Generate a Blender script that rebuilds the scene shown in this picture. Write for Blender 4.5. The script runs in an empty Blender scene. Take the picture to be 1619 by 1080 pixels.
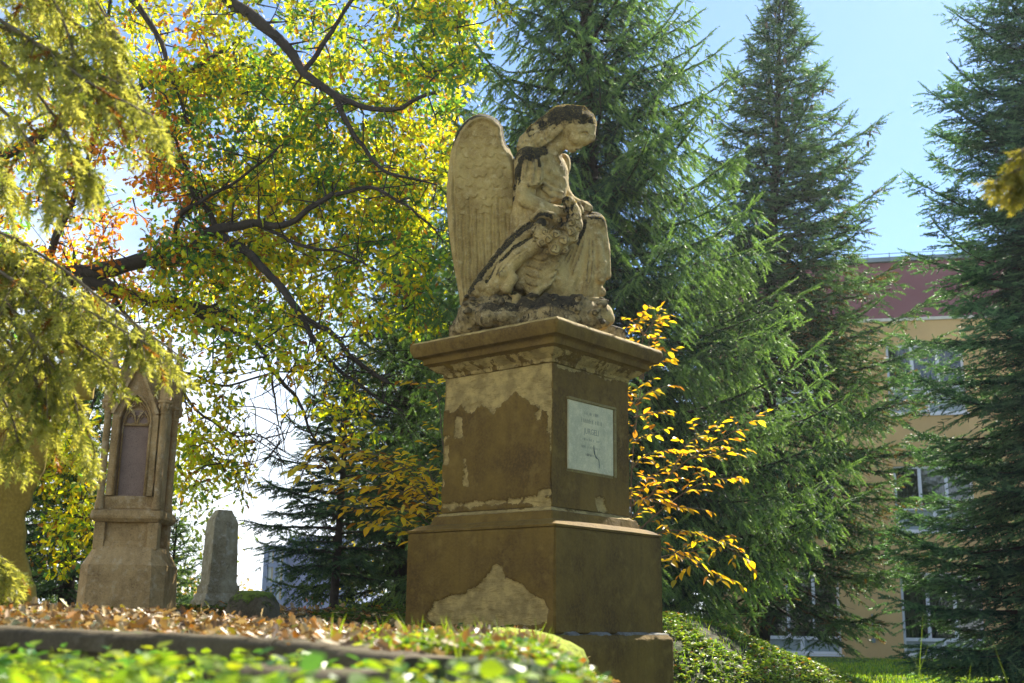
import bpy, math, numpy as np
from mathutils import Vector, Matrix, noise as mnoise
R = math.radians
sc = bpy.context.scene
# ---------------------------------------------------------------- camera, sky, sun, exposure
FPX = 1850.0                       # focal length in pixels of the 1619 px wide photograph
CAMZ = 0.77
PITCH, ROLL = R(13.5), R(0.8)
cp, sp, cr_, sr_ = math.cos(PITCH), math.sin(PITCH), math.cos(ROLL), math.sin(ROLL)
_f = np.array([0, cp, sp]); _u0 = np.array([0, -sp, cp]); _r0 = np.array([1.0, 0, 0])
_r = cr_*_r0 + sr_*_u0; _u = -sr_*_r0 + cr_*_u0
cam_d = bpy.data.cameras.new('camera'); cam = bpy.data.objects.new('camera', cam_d)
sc.collection.objects.link(cam); sc.camera = cam
cam_d.sensor_width = 36.0; cam_d.lens = 36.0*FPX/1619.0
cam_d.clip_start = 0.05; cam_d.clip_end = 3000
M = Matrix.Identity(4)
for i in range(3):
    M[i][0] = _r[i]; M[i][1] = _u[i]; M[i][2] = -_f[i]
M[2][3] = CAMZ
cam.matrix_world = M
cam_d.dof.use_dof = True; cam_d.dof.focus_distance = 8.9; cam_d.dof.aperture_fstop = 3.4

def P(px, py, Y):
    """world point seen at photo pixel (px,py) at forward distance Y (scalars or arrays)"""
    px = np.asarray(px, float); py = np.asarray(py, float); Y = np.asarray(Y, float)
    d = _f + _r*((px-809.5)/FPX)[..., None] - _u*((py-540)/FPX)[..., None]
    return np.array([0, 0, CAMZ]) + d*(Y/d[..., 1])[..., None]

SUN_AZ, SUN_EL = R(33), R(42)      # azimuth clockwise from +Y
sdir = Vector((math.sin(SUN_AZ)*math.cos(SUN_EL), math.cos(SUN_AZ)*math.cos(SUN_EL), math.sin(SUN_EL)))
sl = bpy.data.lights.new('sun', 'SUN'); sun = bpy.data.objects.new('sun', sl); sc.collection.objects.link(sun)
sl.energy = 5.0; sl.angle = R(0.5); sl.color = (1.0, 0.93, 0.80)
sun.rotation_euler = sdir.to_track_quat('Z', 'Y').to_euler()
world = bpy.data.worlds.new("World"); sc.world = world; world.use_nodes = True
def build_world():
    nt = world.node_tree; n = nt.nodes; L = nt.links; n.clear()
    out = n.new('ShaderNodeOutputWorld'); bg = n.new('ShaderNodeBackground')
    sky = n.new('ShaderNodeTexSky'); sky.sky_type = 'NISHITA'; sky.sun_disc = False
    sky.sun_elevation = SUN_EL; sky.sun_rotation = SUN_AZ; sky.altitude = 200; sky.air_density = 1.0
    sky.dust_density = 0.3; sky.ozone_density = 2.5
    tc = n.new('ShaderNodeTexCoord'); mp = n.new('ShaderNodeMapping'); mp.inputs['Scale'].default_value = (1.2, 1.2, 5.0)
    nz = n.new('ShaderNodeTexNoise'); nz.inputs['Scale'].default_value = 2.2; nz.inputs['Detail'].default_value = 6
    # thin bright cloud, thicker low down and towards -X
    sx = n.new('ShaderNodeSeparateXYZ')
    def math_(op, a, b=None, clamp=False):
        m = n.new('ShaderNodeMath'); m.operation = op; m.use_clamp = clamp
        for k, v in enumerate((a, b)):
            if v is None: continue
            if isinstance(v, (int, float)): m.inputs[k].default_value = v
            else: L.new(v, m.inputs[k])
        return m.outputs[0]
    L.new(tc.outputs['Generated'], mp.inputs['Vector']); L.new(mp.outputs[0], nz.inputs['Vector'])
    L.new(tc.outputs['Generated'], sx.inputs[0])
    low = math_('SUBTRACT', 0.95, math_('MULTIPLY', sx.outputs['Z'], 2.6))
    lefty = math_('MULTIPLY', sx.outputs['X'], -1.1)
    k = math_('ADD', math_('ADD', low, lefty), math_('MULTIPLY', math_('SUBTRACT', nz.outputs[0], 0.5), 1.3))
    k = math_('MULTIPLY', k, 0.9, True)
    k = math_('MAXIMUM', k, 0.08)
    mix = n.new('ShaderNodeMix'); mix.data_type = 'RGBA'
    tint = n.new('ShaderNodeMix'); tint.data_type = 'RGBA'; tint.blend_type = 'MULTIPLY'; tint.inputs[0].default_value = 1.0
    L.new(sky.outputs[0], tint.inputs[6]); tint.inputs[7].default_value = (.60, .84, 1.06, 1)
    L.new(k, mix.inputs[0]); L.new(tint.outputs[2], mix.inputs[6])
    mix.inputs[7].default_value = (9.0, 9.6, 10.2, 1)
    L.new(mix.outputs[2], bg.inputs['Color']); bg.inputs['Strength'].default_value = 0.068
    L.new(bg.outputs[0], out.inputs[0])
build_world()
sc.view_settings.view_transform = 'Standard'; sc.view_settings.look = 'None'
sc.view_settings.gamma = 1; sc.view_settings.exposure = 1.5
sc.cycles.max_bounces = 8; sc.cycles.transparent_max_bounces = 8; sc.cycles.caustics_reflective = False
sc.cycles.sample_clamp_indirect = 6.0
rng = np.random.default_rng(11)

# ---------------------------------------------------------------- helpers
col = sc.collection
ORG = {}
def empty(name, loc, label=None, cat=None, group=None):
    o = bpy.data.objects.new(name, None); col.objects.link(o); o.location = tuple(float(v) for v in loc)
    ORG[o.name] = np.array(o.location); o.empty_display_size = .1
    return tag(o, label, cat, group)
def tag(o, label=None, cat=None, group=None, kind=None):
    if label: o['label'] = label
    if cat: o['category'] = cat
    if group: o['group'] = group
    if kind: o['kind'] = kind
    return o
def mesh(name, V, F, mat, parent=None, cols=None, smooth=False, sharp=None, attrs=None):
    """V (n,3) world space; F an int array (k,m) or list of such / list of tuples"""
    V = np.asarray(V, np.float32).reshape(-1, 3)
    org = ORG[parent.name] if parent else np.zeros(3)
    V = V - org.astype(np.float32)
    if isinstance(F, np.ndarray): F = [F]
    arrs = []
    if len(F) and not isinstance(F[0], np.ndarray):
        by = {}
        for f in F: by.setdefault(len(f), []).append(f)
        F = [np.array(v, np.int32) for v in by.values()]
    for a in F:
        if a.size: arrs.append(a.astype(np.int32))
    me = bpy.data.meshes.new(name)
    me.vertices.add(len(V)); me.vertices.foreach_set('co', V.ravel())
    nl = sum(a.size for a in arrs); nf = sum(a.shape[0] for a in arrs)
    me.loops.add(nl); me.polygons.add(nf)
    me.loops.foreach_set('vertex_index', np.concatenate([a.ravel() for a in arrs]))
    tot = np.concatenate([np.full(a.shape[0], a.shape[1], np.int32) for a in arrs])
    st = np.concatenate([[0], np.cumsum(tot)[:-1]]).astype(np.int32)
    me.polygons.foreach_set('loop_start', st)
    try: me.polygons.foreach_set('loop_total', tot)
    except Exception: pass
    me.update(calc_edges=True)
    if cols is not None:
        c = np.ones((len(V), 4), np.float32); c[:, :3] = cols
        at = me.color_attributes.new('Col', 'FLOAT_COLOR', 'POINT'); at.data.foreach_set('color', c.ravel())
    for k, v in (attrs or {}).items():
        at = me.attributes.new(k, 'FLOAT', 'POINT'); at.data.foreach_set('value', np.asarray(v, np.float32).ravel())
    me.polygons.foreach_set('use_smooth', np.full(nf, bool(smooth)))
    if sharp is not None: me.set_sharp_from_angle(angle=R(sharp))
    me.materials.append(mat)
    o = bpy.data.objects.new(name, me); col.objects.link(o)
    if parent: o.parent = parent
    ORG[o.name] = org.copy()
    return o
class MB:
    """collects simple solids into one mesh"""
    def __init__(s): s.V = []; s.F = []; s.n = 0
    def add(s, V, F):
        V = np.asarray(V, float).reshape(-1, 3)
        s.V.append(V); s.F += [tuple(int(i)+s.n for i in f) for f in F]; s.n += len(V); return s
    def box(s, lo, hi, T=None, bev=0.0):
        lo = np.array(lo, float); hi = np.array(hi, float)
        if bev <= 0:
            V = [(x, y, z) for z in (lo[2], hi[2]) for y in (lo[1], hi[1]) for x in (lo[0], hi[0])]
            F = [(0, 2, 3, 1), (4, 5, 7, 6), (0, 1, 5, 4), (2, 6, 7, 3), (0, 4, 6, 2), (1, 3, 7, 5)]
        else:
            b = bev; x0, y0, z0 = lo; x1, y1, z1 = hi
            def ring(i, z): return [(x0+i+b, y0+i, z), (x1-i-b, y0+i, z), (x1-i, y0+i+b, z), (x1-i, y1-i-b, z), (x1-i-b, y1-i, z), (x0+i+b, y1-i, z), (x0+i, y1-i-b, z), (x0+i, y0+i+b, z)]
            V = ring(b, z0)+ring(0, z0+b)+ring(0, z1-b)+ring(b, z1)
            F = [tuple(range(7, -1, -1)), tuple(range(24, 32))]
            for q in range(3):
                for i in range(8): F.append((q*8+i, q*8+(i+1) % 8, q*8+8+(i+1) % 8, q*8+8+i))
        V = np.array(V, float)
        if T is not None: V = T(V)
        return s.add(V, F)
    def prism(s, poly, y0, y1, T=None):
        """poly in (x,z), extruded along y"""
        n = len(poly); V = [(x, y0, z) for x, z in poly]+[(x, y1, z) for x, z in poly]
        F = [tuple(range(n)), tuple(range(2*n-1, n-1, -1))]+[(i, n+i, n+(i+1) % n, (i+1) % n) for i in range(n)]
        V = np.array(V, float)
        if T is not None: V = T(V)
        return s.add(V, F)
    def tube(s, pts, rad, n=8, T=None, caps=True):
        V, F = tube_arr(pts, rad, n, caps)
        if T is not None: V = T(V)
        return s.add(V, F)
    def lathe(s, c, prof, n=16, T=None):
        V = []; F = []
        for (r, z) in prof:
            for i in range(n):
                a = 2*math.pi*i/n; V.append((c[0]+r*math.cos(a), c[1]+r*math.sin(a), c[2]+z))
        m = len(prof)
        for q in range(m-1):
            for i in range(n): F.append((q*n+i, q*n+(i+1) % n, (q+1)*n+(i+1) % n, (q+1)*n+i))
        F += [tuple(range(n-1, -1, -1)), tuple(range((m-1)*n, m*n))]
        V = np.array(V, float)
        if T is not None: V = T(V)
        return s.add(V, F)
    def build(s, name, mat, parent=None, smooth=False, sharp=None, attrs=None):
        return mesh(name, np.concatenate(s.V), s.F, mat, parent, smooth=smooth, sharp=sharp, attrs=attrs)
def tube_arr(pts, rad, n=6, caps=True):
    pts = np.asarray(pts, float); m = len(pts); rad = np.broadcast_to(np.asarray(rad, float), (m,))
    t = np.gradient(pts, axis=0); t /= np.linalg.norm(t, axis=1)[:, None]+1e-9
    ref = np.array([0, 0, 1.0]) if abs(t[0, 2]) < .9 else np.array([1.0, 0, 0])
    a = np.cross(t, ref); a /= np.linalg.norm(a, axis=1)[:, None]+1e-9; b = np.cross(t, a)
    th = np.arange(n)*2*math.pi/n
    V = pts[:, None]+rad[:, None, None]*(a[:, None]*np.cos(th)[None, :, None]+b[:, None]*np.sin(th)[None, :, None])
    V = V.reshape(-1, 3); F = []
    for q in range(m-1):
        for i in range(n): F.append((q*n+i, q*n+(i+1) % n, (q+1)*n+(i+1) % n, (q+1)*n+i))
    if caps: F += [tuple(range(n-1, -1, -1)), tuple(range((m-1)*n, m*n))]
    return V, F
class Tubes:
    def __init__(s, n=5): s.n = n; s.V = []; s.F = []; s.c = 0
    def add(s, pts, rad, n=None):
        n = n or s.n; pts = np.asarray(pts, float); m = len(pts)
        rad = np.broadcast_to(np.asarray(rad, float), (m,))
        t = np.gradient(pts, axis=0); t /= np.linalg.norm(t, axis=1)[:, None]+1e-9
        ref = np.array([0, 0, 1.0]) if abs(t[0, 2]) < .9 else np.array([1.0, 0, 0])
        a = np.cross(t, ref); a /= np.linalg.norm(a, axis=1)[:, None]+1e-9; b = np.cross(t, a)
        th = np.arange(n)*2*math.pi/n
        V = pts[:, None]+rad[:, None, None]*(a[:, None]*np.cos(th)[None, :, None]+b[:, None]*np.sin(th)[None, :, None])
        i = np.arange(n); q = np.arange(m-1)[:, None]*n
        F = np.stack([q+i, q+(i+1) % n, q+n+(i+1) % n, q+n+i], -1).reshape(-1, 4)+s.c
        s.V.append(V.reshape(-1, 3)); s.F.append(F); s.c += m*n
    def build(s, name, mat, parent=None):
        return mesh(name, np.concatenate(s.V), np.concatenate(s.F), mat, parent, smooth=True)
def smoothpath(pts, k=6):
    """Catmull-Rom through pts, k samples per span"""
    p = np.asarray(pts, float); p = np.vstack([2*p[0]-p[1], p, 2*p[-1]-p[-2]]); out = []
    for i in range(1, len(p)-2):
        for t in np.arange(k)/k:
            out.append(.5*((2*p[i])+(-p[i-1]+p[i+1])*t+(2*p[i-1]-5*p[i]+4*p[i+1]-p[i+2])*t*t+(-p[i-1]+3*p[i]-3*p[i+1]+p[i+2])*t**3))
    out.append(p[-2]); return np.array(out)
def frames(d, roll=None, up=None):
    """rotation matrices whose x axis is d, (m,3,3)"""
    d = d/(np.linalg.norm(d, axis=1)[:, None]+1e-9); m = len(d)
    if up is None: up = rng.normal(size=(m, 3))
    y = np.cross(up, d); y /= np.linalg.norm(y, axis=1)[:, None]+1e-9
    z = np.cross(d, y)
    return np.stack([d, y, z], -1)
def scatter(tv, tf, Rm, T, S):
    """instances of template verts tv (n,3), faces list of arrays"""
    m = len(T); n = len(tv); S = np.asarray(S)
    if S.ndim == 1: S = np.repeat(S[:, None], 3, 1)
    V = np.einsum('mij,mnj->mni', Rm, tv[None]*S[:, None, :])+T[:, None, :]
    off = (np.arange(m)*n)[:, None, None]
    return V.reshape(-1, 3), [ (f[None]+off).reshape(-1, f.shape[1]) for f in tf]
def rep(c, n): return np.repeat(c, n, axis=0)
def sstep(a, b, x):
    t = np.clip((x-a)/(b-a), 0, 1); return t*t*(3-2*t)
# cheap vectorised value noise
def _hash(i, j, k, s):
    h = (i*374761393+j*668265263+k*2147483647+s*974634777) & 0xffffffff
    h = ((h ^ (h >> 13))*1274126177) & 0xffffffff
    return ((h ^ (h >> 16)) & 0xffff)/65535.0
def vnoise(p, s=0):
    p = np.asarray(p, float); i = np.floor(p).astype(np.int64); f = p-i; f = f*f*(3-2*f); r = 0
    for a in (0, 1):
        for b in (0, 1):
            for c in (0, 1):
                w = (f[..., 0] if a else 1-f[..., 0])*(f[..., 1] if b else 1-f[..., 1])*(f[..., 2] if c else 1-f[..., 2])
                r = r+w*_hash(i[..., 0]+a, i[..., 1]+b, i[..., 2]+c, s)
    return r
def fbm(p, o=4, s=0):
    p = np.asarray(p, float); r = 0; a = .5; t = 0
    for k in range(o):
        r = r+a*vnoise(p*2**k+17.3*k, s+k); t += a; a *= .5
    return r/t-.5

# ---------------------------------------------------------------- materials
class NT:
    def __init__(s, name):
        s.m = bpy.data.materials.new(name); s.m.use_nodes = True; s.t = s.m.node_tree; s.t.nodes.clear()
        s.out = s.t.nodes.new('ShaderNodeOutputMaterial')
    def n(s, typ, **kw):
        nd = s.t.nodes.new('ShaderNode'+typ)
        for k, v in kw.items():
            if k in nd.inputs: s.set(nd.inputs[k], v)
            else: setattr(nd, k, v)
        return nd
    def set(s, inp, v):
        if isinstance(v, bpy.types.NodeSocket): s.t.links.new(v, inp)
        else:
            if isinstance(v, tuple) and len(v) == 3 and inp.type == 'RGBA': v = (*v, 1)
            inp.default_value = v
    def math(s, op, a, b=0.0, clamp=False):
        nd = s.t.nodes.new('ShaderNodeMath'); nd.operation = op; nd.use_clamp = clamp
        s.set(nd.inputs[0], a); s.set(nd.inputs[1], b); return nd.outputs[0]
    def mix(s, f, a, b, bt='MIX'):
        nd = s.t.nodes.new('ShaderNodeMix'); nd.data_type = 'RGBA'; nd.blend_type = bt
        s.set(nd.inputs[0], f); s.set(nd.inputs[6], a); s.set(nd.inputs[7], b); return nd.outputs[2]
    def noise(s, scale, detail=5, rough=.55, vec=None, dist=0):
        nd = s.n('TexNoise', Scale=scale, Detail=detail, Roughness=rough, Distortion=dist)
        if vec is not None: s.t.links.new(vec, nd.inputs['Vector'])
        return nd.outputs[0]
    def ramp(s, v, a, b):
        nd = s.t.nodes.new('ShaderNodeMapRange'); nd.interpolation_type = 'SMOOTHSTEP'
        s.set(nd.inputs[0], v); nd.inputs[1].default_value = a; nd.inputs[2].default_value = b; return nd.outputs[0]
    def pos(s): return s.n('NewGeometry').outputs['Position']
    def mapped(s, scale):
        mp = s.n('Mapping'); mp.inputs['Scale'].default_value = scale
        s.t.links.new(s.pos(), mp.inputs['Vector']); return mp.outputs[0]
    def attr(s, name): return s.n('Attribute', attribute_name=name)
    def done(s, sh): s.t.links.new(sh, s.out.inputs[0]); return s.m
def stone(name, base, dark, light=None, moss=(.045, .05, .008), mosscov=0.0, scale=1.0, streak=.5, bump=.5, lichen=0.0, useattr=False, patch=None, rough=.85, speck=0.0, pointy=0.0):
    t = NT(name); p = t.pos()
    n1 = t.noise(1.9*scale, 7, .68, p); n2 = t.noise(9*scale, 6, .65, p); n3 = t.noise(55*scale, 4, .6, p)
    st = t.noise(3.0, 4, .6, t.mapped((3*scale, 3*scale, .35*scale)))
    c = t.mix(t.ramp(n1, .38, .66), base, dark)
    c = t.mix(t.math('MULTIPLY', t.ramp(st, .45, .75), streak), c, dark)
    if light: c = t.mix(t.math('MULTIPLY', t.ramp(n2, .5, .72), .7), c, light)
    c = t.mix(t.math('MULTIPLY', t.ramp(n3, .35, .75), .35), c, tuple(v*1.5 for v in base))
    if lichen: c = t.mix(t.math('MULTIPLY', t.ramp(t.noise(14*scale, 5, .7, p), .56, .66), lichen), c, (.42, .40, .16))
    if speck: c = t.mix(t.math('MULTIPLY', t.ramp(t.noise(38*scale, 3, .7, p), .58, .66), speck), c, (.03, .028, .022))
    h = t.math('ADD', t.math('MULTIPLY', n2, .6), t.math('MULTIPLY', n3, .4))
    if patch:
        a = t.attr('patch').outputs['Fac']
        k = t.ramp(t.math('ADD', a, t.math('MULTIPLY', t.math('SUBTRACT', t.noise(45, 5, .75, p), .5), .35)), .47, .53)
        pc = t.mix(t.ramp(n2, .35, .65), patch, tuple(v*.55 for v in patch)); sc_ = t.noise(5, 6, .75, t.mapped((2, 2, 9)), .8); pc = t.mix(t.math('MULTIPLY', t.ramp(sc_, .5, .64), .55), pc, base)
        edge = t.math('MULTIPLY', k, t.math('SUBTRACT', 1.0, k)); c = t.mix(t.math('MULTIPLY', edge, 3.2, True), c, tuple(v*.4 for v in dark)); h = t.math('ADD', h, t.math('MULTIPLY', t.math('MULTIPLY', k, sc_), .8))
        c = t.mix(k, c, pc); h = t.math('ADD', h, t.math('MULTIPLY', k, -.25))
    geo = t.n('NewGeometry')
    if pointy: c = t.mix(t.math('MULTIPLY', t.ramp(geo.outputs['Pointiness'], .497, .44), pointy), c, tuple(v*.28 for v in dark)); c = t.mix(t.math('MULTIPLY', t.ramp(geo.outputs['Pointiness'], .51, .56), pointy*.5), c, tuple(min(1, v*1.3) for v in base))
    sx = t.n('SeparateXYZ', Vector=geo.outputs['Normal'])
    mn = t.math('ADD', t.math('MULTIPLY', t.noise(6*scale, 6, .75, p), .62), t.math('MULTIPLY', t.noise(26*scale, 4, .7, p), .38))
    if mosscov or useattr:
        v = t.math('ADD', t.math('MULTIPLY', sx.outputs['Z'], .45), t.math('MULTIPLY', t.math('SUBTRACT', mn, .5), 2.1))
        if useattr: v = t.math('ADD', v, t.attr('moss').outputs['Fac'])
        k = t.ramp(v, .60-mosscov, .74-mosscov)
        mc = t.mix(t.ramp(t.noise(34, 4, .7, p), .42, .62), tuple(v*.5 for v in moss), tuple(min(v*2.4, 1) for v in moss)); mc = t.mix(t.math('MULTIPLY', t.ramp(t.math('ADD', sx.outputs['Z'], t.math('SUBTRACT', t.noise(18, 3, .6, p), .5)), .35, .9), .7), mc, tuple(min(1, v*3.6) for v in moss))  # upward moss painted lighter, like sun on its tops
        c = t.mix(k, c, mc); h = t.math('ADD', h, t.math('MULTIPLY', t.math('MULTIPLY', k, t.noise(80, 3, .7, p)), 1.6))
    bm = t.n('Bump', Strength=bump, Distance=.02, Height=h)
    b = t.n('BsdfPrincipled', Roughness=rough); t.set(b.inputs['Base Color'], c)
    b.inputs['Specular IOR Level'].default_value = .25
    t.t.links.new(bm.outputs[0], b.inputs['Normal']); return t.done(b.outputs[0])
def leafmat(name, trans=.5, rough=.45, spec=.35, tint=(1.25, 1.2, .5)):
    t = NT(name); c = t.attr('Col').outputs['Color']
    b = t.n('BsdfPrincipled', Roughness=rough); t.set(b.inputs['Base Color'], c); b.inputs['Specular IOR Level'].default_value = spec
    tr = t.n('BsdfTranslucent'); t.set(tr.inputs[0], t.mix(1.0, c, (*tint, 1), 'MULTIPLY'))
    m = t.n('MixShader'); m.inputs[0].default_value = trans
    t.t.links.new(b.outputs[0], m.inputs[1]); t.t.links.new(tr.outputs[0], m.inputs[2]); return t.done(m.outputs[0])
def plain(name, c, rough=.6, metal=0, var=.25, scale=6, spec=.4, bump=0):
    t = NT(name); p = t.pos(); n = t.noise(scale, 5, .6, p)
    cc = t.mix(t.ramp(n, .3, .7), tuple(v*(1-var) for v in c), tuple(min(1, v*(1+var)) for v in c))
    b = t.n('BsdfPrincipled', Roughness=rough, Metallic=metal); t.set(b.inputs['Base Color'], cc); b.inputs['Specular IOR Level'].default_value = spec
    if bump:
        bm = t.n('Bump', Strength=bump, Distance=.02, Height=n); t.t.links.new(bm.outputs[0], b.inputs['Normal'])
    return t.done(b.outputs[0])
M_ped = stone('pedestal_sandstone', (.175, .105, .014), (.080, .043, .005), (.235, .15, .03), mosscov=-.15, streak=.8, bump=.7, patch=(.52, .37, .12), useattr=True, moss=(.03, .03, .006))
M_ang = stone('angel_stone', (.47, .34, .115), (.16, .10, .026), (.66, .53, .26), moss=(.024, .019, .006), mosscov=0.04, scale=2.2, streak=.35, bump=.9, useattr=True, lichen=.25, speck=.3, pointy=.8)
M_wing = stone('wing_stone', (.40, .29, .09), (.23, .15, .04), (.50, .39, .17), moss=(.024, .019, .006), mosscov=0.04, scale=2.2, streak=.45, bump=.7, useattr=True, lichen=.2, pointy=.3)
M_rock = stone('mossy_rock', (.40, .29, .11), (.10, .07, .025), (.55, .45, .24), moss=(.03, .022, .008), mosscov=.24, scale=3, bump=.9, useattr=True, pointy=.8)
M_plaque = stone('plaque_marble', (.66, .58, .32), (.46, .42, .24), (.74, .66, .40), scale=3, streak=.3, bump=.2)
M_letter = plain('letter_dark', (.36, .34, .22), .8)
M_goth = stone('gothic_stone', (.50, .32, .125), (.24, .145, .05), (.60, .46, .26), mosscov=-.12, moss=(.035, .03, .018), scale=1.6, streak=.6, bump=.6, speck=.35)
M_gpan = stone('gothic_panel', (.33, .22, .15), (.24, .16, .11), scale=3, streak=.2, bump=.8, speck=.6)
M_obel = stone('obelisk_stone', (.38, .33, .20), (.17, .13, .06), (.56, .52, .42), mosscov=-.12, scale=2.0, streak=.7, bump=.7, speck=.3)
M_cross = stone('cross_stone', (.34, .24, .045), (.22, .15, .025), mosscov=-.1, moss=(.08, .085, .012), scale=1.2, bump=.6)
M_kerb = stone('kerb_stone', (.11, .085, .045), (.06, .045, .022), (.17, .14, .09), mosscov=.05, moss=(.05, .07, .012), scale=2, bump=.6)
M_moss = stone('moss_stone', (.16, .13, .07), (.08, .06, .03), mosscov=.38, moss=(.075, .10, .010), scale=2.5, bump=1.0)
M_needle = leafmat('needles', .42, .5, .28, (1.3, 1.4, .55))
M_leaf = leafmat('leaves', .62, .42, .4)
M_litter = leafmat('litter', .25, .45, .4, (1.1, .9, .5))
M_bark = stone('bark', (.055, .043, .03), (.03, .024, .018), (.085, .07, .05), scale=3, streak=.6, bump=.9)
M_barklit = stone('bark_light', (.20, .16, .10), (.10, .08, .05), scale=6, bump=.6)

# ---------------------------------------------------------------- distance fields meshed by surface nets
class SDF:
    def __init__(s, lo, hi, h):
        s.lo = np.array(lo, float); s.h = h; s.ax = [np.arange(a, b, h) for a, b in zip(lo, hi)]
        s.f = np.full([len(a) for a in s.ax], 30.0, np.float32)
    def _win(s, lo, hi):
        sl = []
        for k in range(3):
            a = max(0, int((lo[k]-s.lo[k])/s.h)); b = min(len(s.ax[k]), int((hi[k]-s.lo[k])/s.h)+2); sl.append(slice(a, max(a, b)))
        return tuple(sl)
    def _p(s, w):
        return np.meshgrid(s.ax[0][w[0]], s.ax[1][w[1]], s.ax[2][w[2]], indexing='ij', sparse=True)
    def _join(s, w, d, k, op):
        a = s.f[w]
        if op == 'u':
            if k > 0: hh = np.maximum(k-np.abs(a-d), 0)/k; s.f[w] = np.minimum(a, d)-hh*hh*k*.25
            else: s.f[w] = np.minimum(a, d)
        else:
            d = -d; hh = np.maximum(k-np.abs(a-d), 0)/k if k > 0 else 0; s.f[w] = np.maximum(a, d)+hh*hh*k*.25
    def cap(s, pts, k=4, op='u', flat=1.0):
        """chain of tapered capsules; pts rows (x, y, d, r); flat scales the depth extent"""
        for a, b in zip(pts[:-1], pts[1:]):
            a = np.array(a, float); b = np.array(b, float); r = max(a[3], b[3])+k+6; rf = r*max(1, 1)
            lo = np.minimum(a[:3], b[:3])-r; hi = np.maximum(a[:3], b[:3])+r; w = s._win(lo, hi)
            if any(q.stop <= q.start for q in w): continue
            X, Y, Z = s._p(w); ab = b[:3]-a[:3]; L2 = (ab**2).sum()+1e-9
            t = np.clip(((X-a[0])*ab[0]+(Y-a[1])*ab[1]+(Z-a[2])*ab[2])/L2, 0, 1)
            d = np.sqrt((X-a[0]-t*ab[0])**2+(Y-a[1]-t*ab[1])**2+((Z-a[2]-t*ab[2])/flat)**2)-(a[3]+t*(b[3]-a[3]))
            s._join(w, d, k, op)
        return s
    def ell(s, c, r, ang=0, k=4, op='u', yawz=0):
        """ellipsoid, ang = rotation in the picture plane (degrees, clockwise as seen), yawz = rotation about the vertical"""
        R_ = max(r)+k+4; w = s._win(np.array(c)-R_, np.array(c)+R_); X, Y, Z = s._p(w); X = X-c[0]; Y = Y-c[1]; Z = Z-c[2]
        ca, sa = math.cos(R(ang)), math.sin(R(ang)); x = X*ca+Y*sa; y = -X*sa+Y*ca; z = Z
        if yawz: cb, sb = math.cos(R(yawz)), math.sin(R(yawz)); x, z = x*cb+z*sb, -x*sb+z*cb
        q = np.sqrt((x/r[0])**2+(y/r[1])**2+(z/r[2])**2); q2 = np.sqrt((x/r[0]**2)**2+(y/r[1]**2)**2+(z/r[2]**2)**2)+1e-6
        s._join(w, q*(q-1)/q2, k, op); return s
    def noise(s, amp, sc, seed=0):
        n = 3
        X, Y, Z = np.meshgrid(*s.ax, indexing='ij'); m = np.abs(s.f) < amp*2+3
        p = np.stack([X[m], Y[m], Z[m]], -1)*sc; s.f[m] += fbm(p, 3, seed)*amp*2; return s
    def nets(s):
        f = s.f; ins = f < 0; nx, ny, nz = f.shape
        def c(i, j, k, a): return a[i:nx-1+i, j:ny-1+j, k:nz-1+k]
        cnt = np.zeros((nx-1, ny-1, nz-1), np.int8)
        for i in (0, 1):
            for j in (0, 1):
                for k in (0, 1): cnt += c(i, j, k, ins)
        act = (cnt > 0) & (cnt < 8); ia = np.argwhere(act); vid = np.full(act.shape, -1, np.int64); vid[act] = np.arange(len(ia))
        acc = np.zeros((len(ia), 3)); num = np.zeros(len(ia)); I, J, K = ia.T
        cor = [(i, j, k) for i in (0, 1) for j in (0, 1) for k in (0, 1)]
        for a in cor:
            for b in cor:
                if sum(abs(p-q) for p, q in zip(a, b)) != 1 or a > b: continue
                fa = f[I+a[0], J+a[1], K+a[2]]; fb = f[I+b[0], J+b[1], K+b[2]]; m = (fa < 0) != (fb < 0)
                t = np.where(m, fa/(fa-fb+1e-12), 0)[:, None]; pa = np.array(a, float); pb = np.array(b, float)
                acc += np.where(m[:, None], pa+(pb-pa)*t, 0); num += m
        V = (ia+acc/num[:, None])*s.h+s.lo
        F = []
        for ax in range(3):
            sl0 = [slice(1, -1)]*3; sl0[ax] = slice(0, -1); sl1 = list(sl0); sl1[ax] = slice(1, None)
            a = ins[tuple(sl0)]; b = ins[tuple(sl1)]; E = np.argwhere(a != b); flip = a[tuple(E.T)]
            base = E+1; base[:, ax] -= 1; o = [q for q in range(3) if q != ax]
            def g(du, dv):
                q = base.copy(); q[:, o[0]] -= du; q[:, o[1]] -= dv; q = np.minimum(q, np.array(act.shape)-1); return vid[tuple(q.T)]
            q = np.stack([g(0, 0), g(1, 0), g(1, 1), g(0, 1)], -1)
            fl = flip if ax != 1 else ~flip
            q[fl] = q[fl][:, ::-1]; F.append(q[(q >= 0).all(1)])
        return V, np.concatenate(F)
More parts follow.
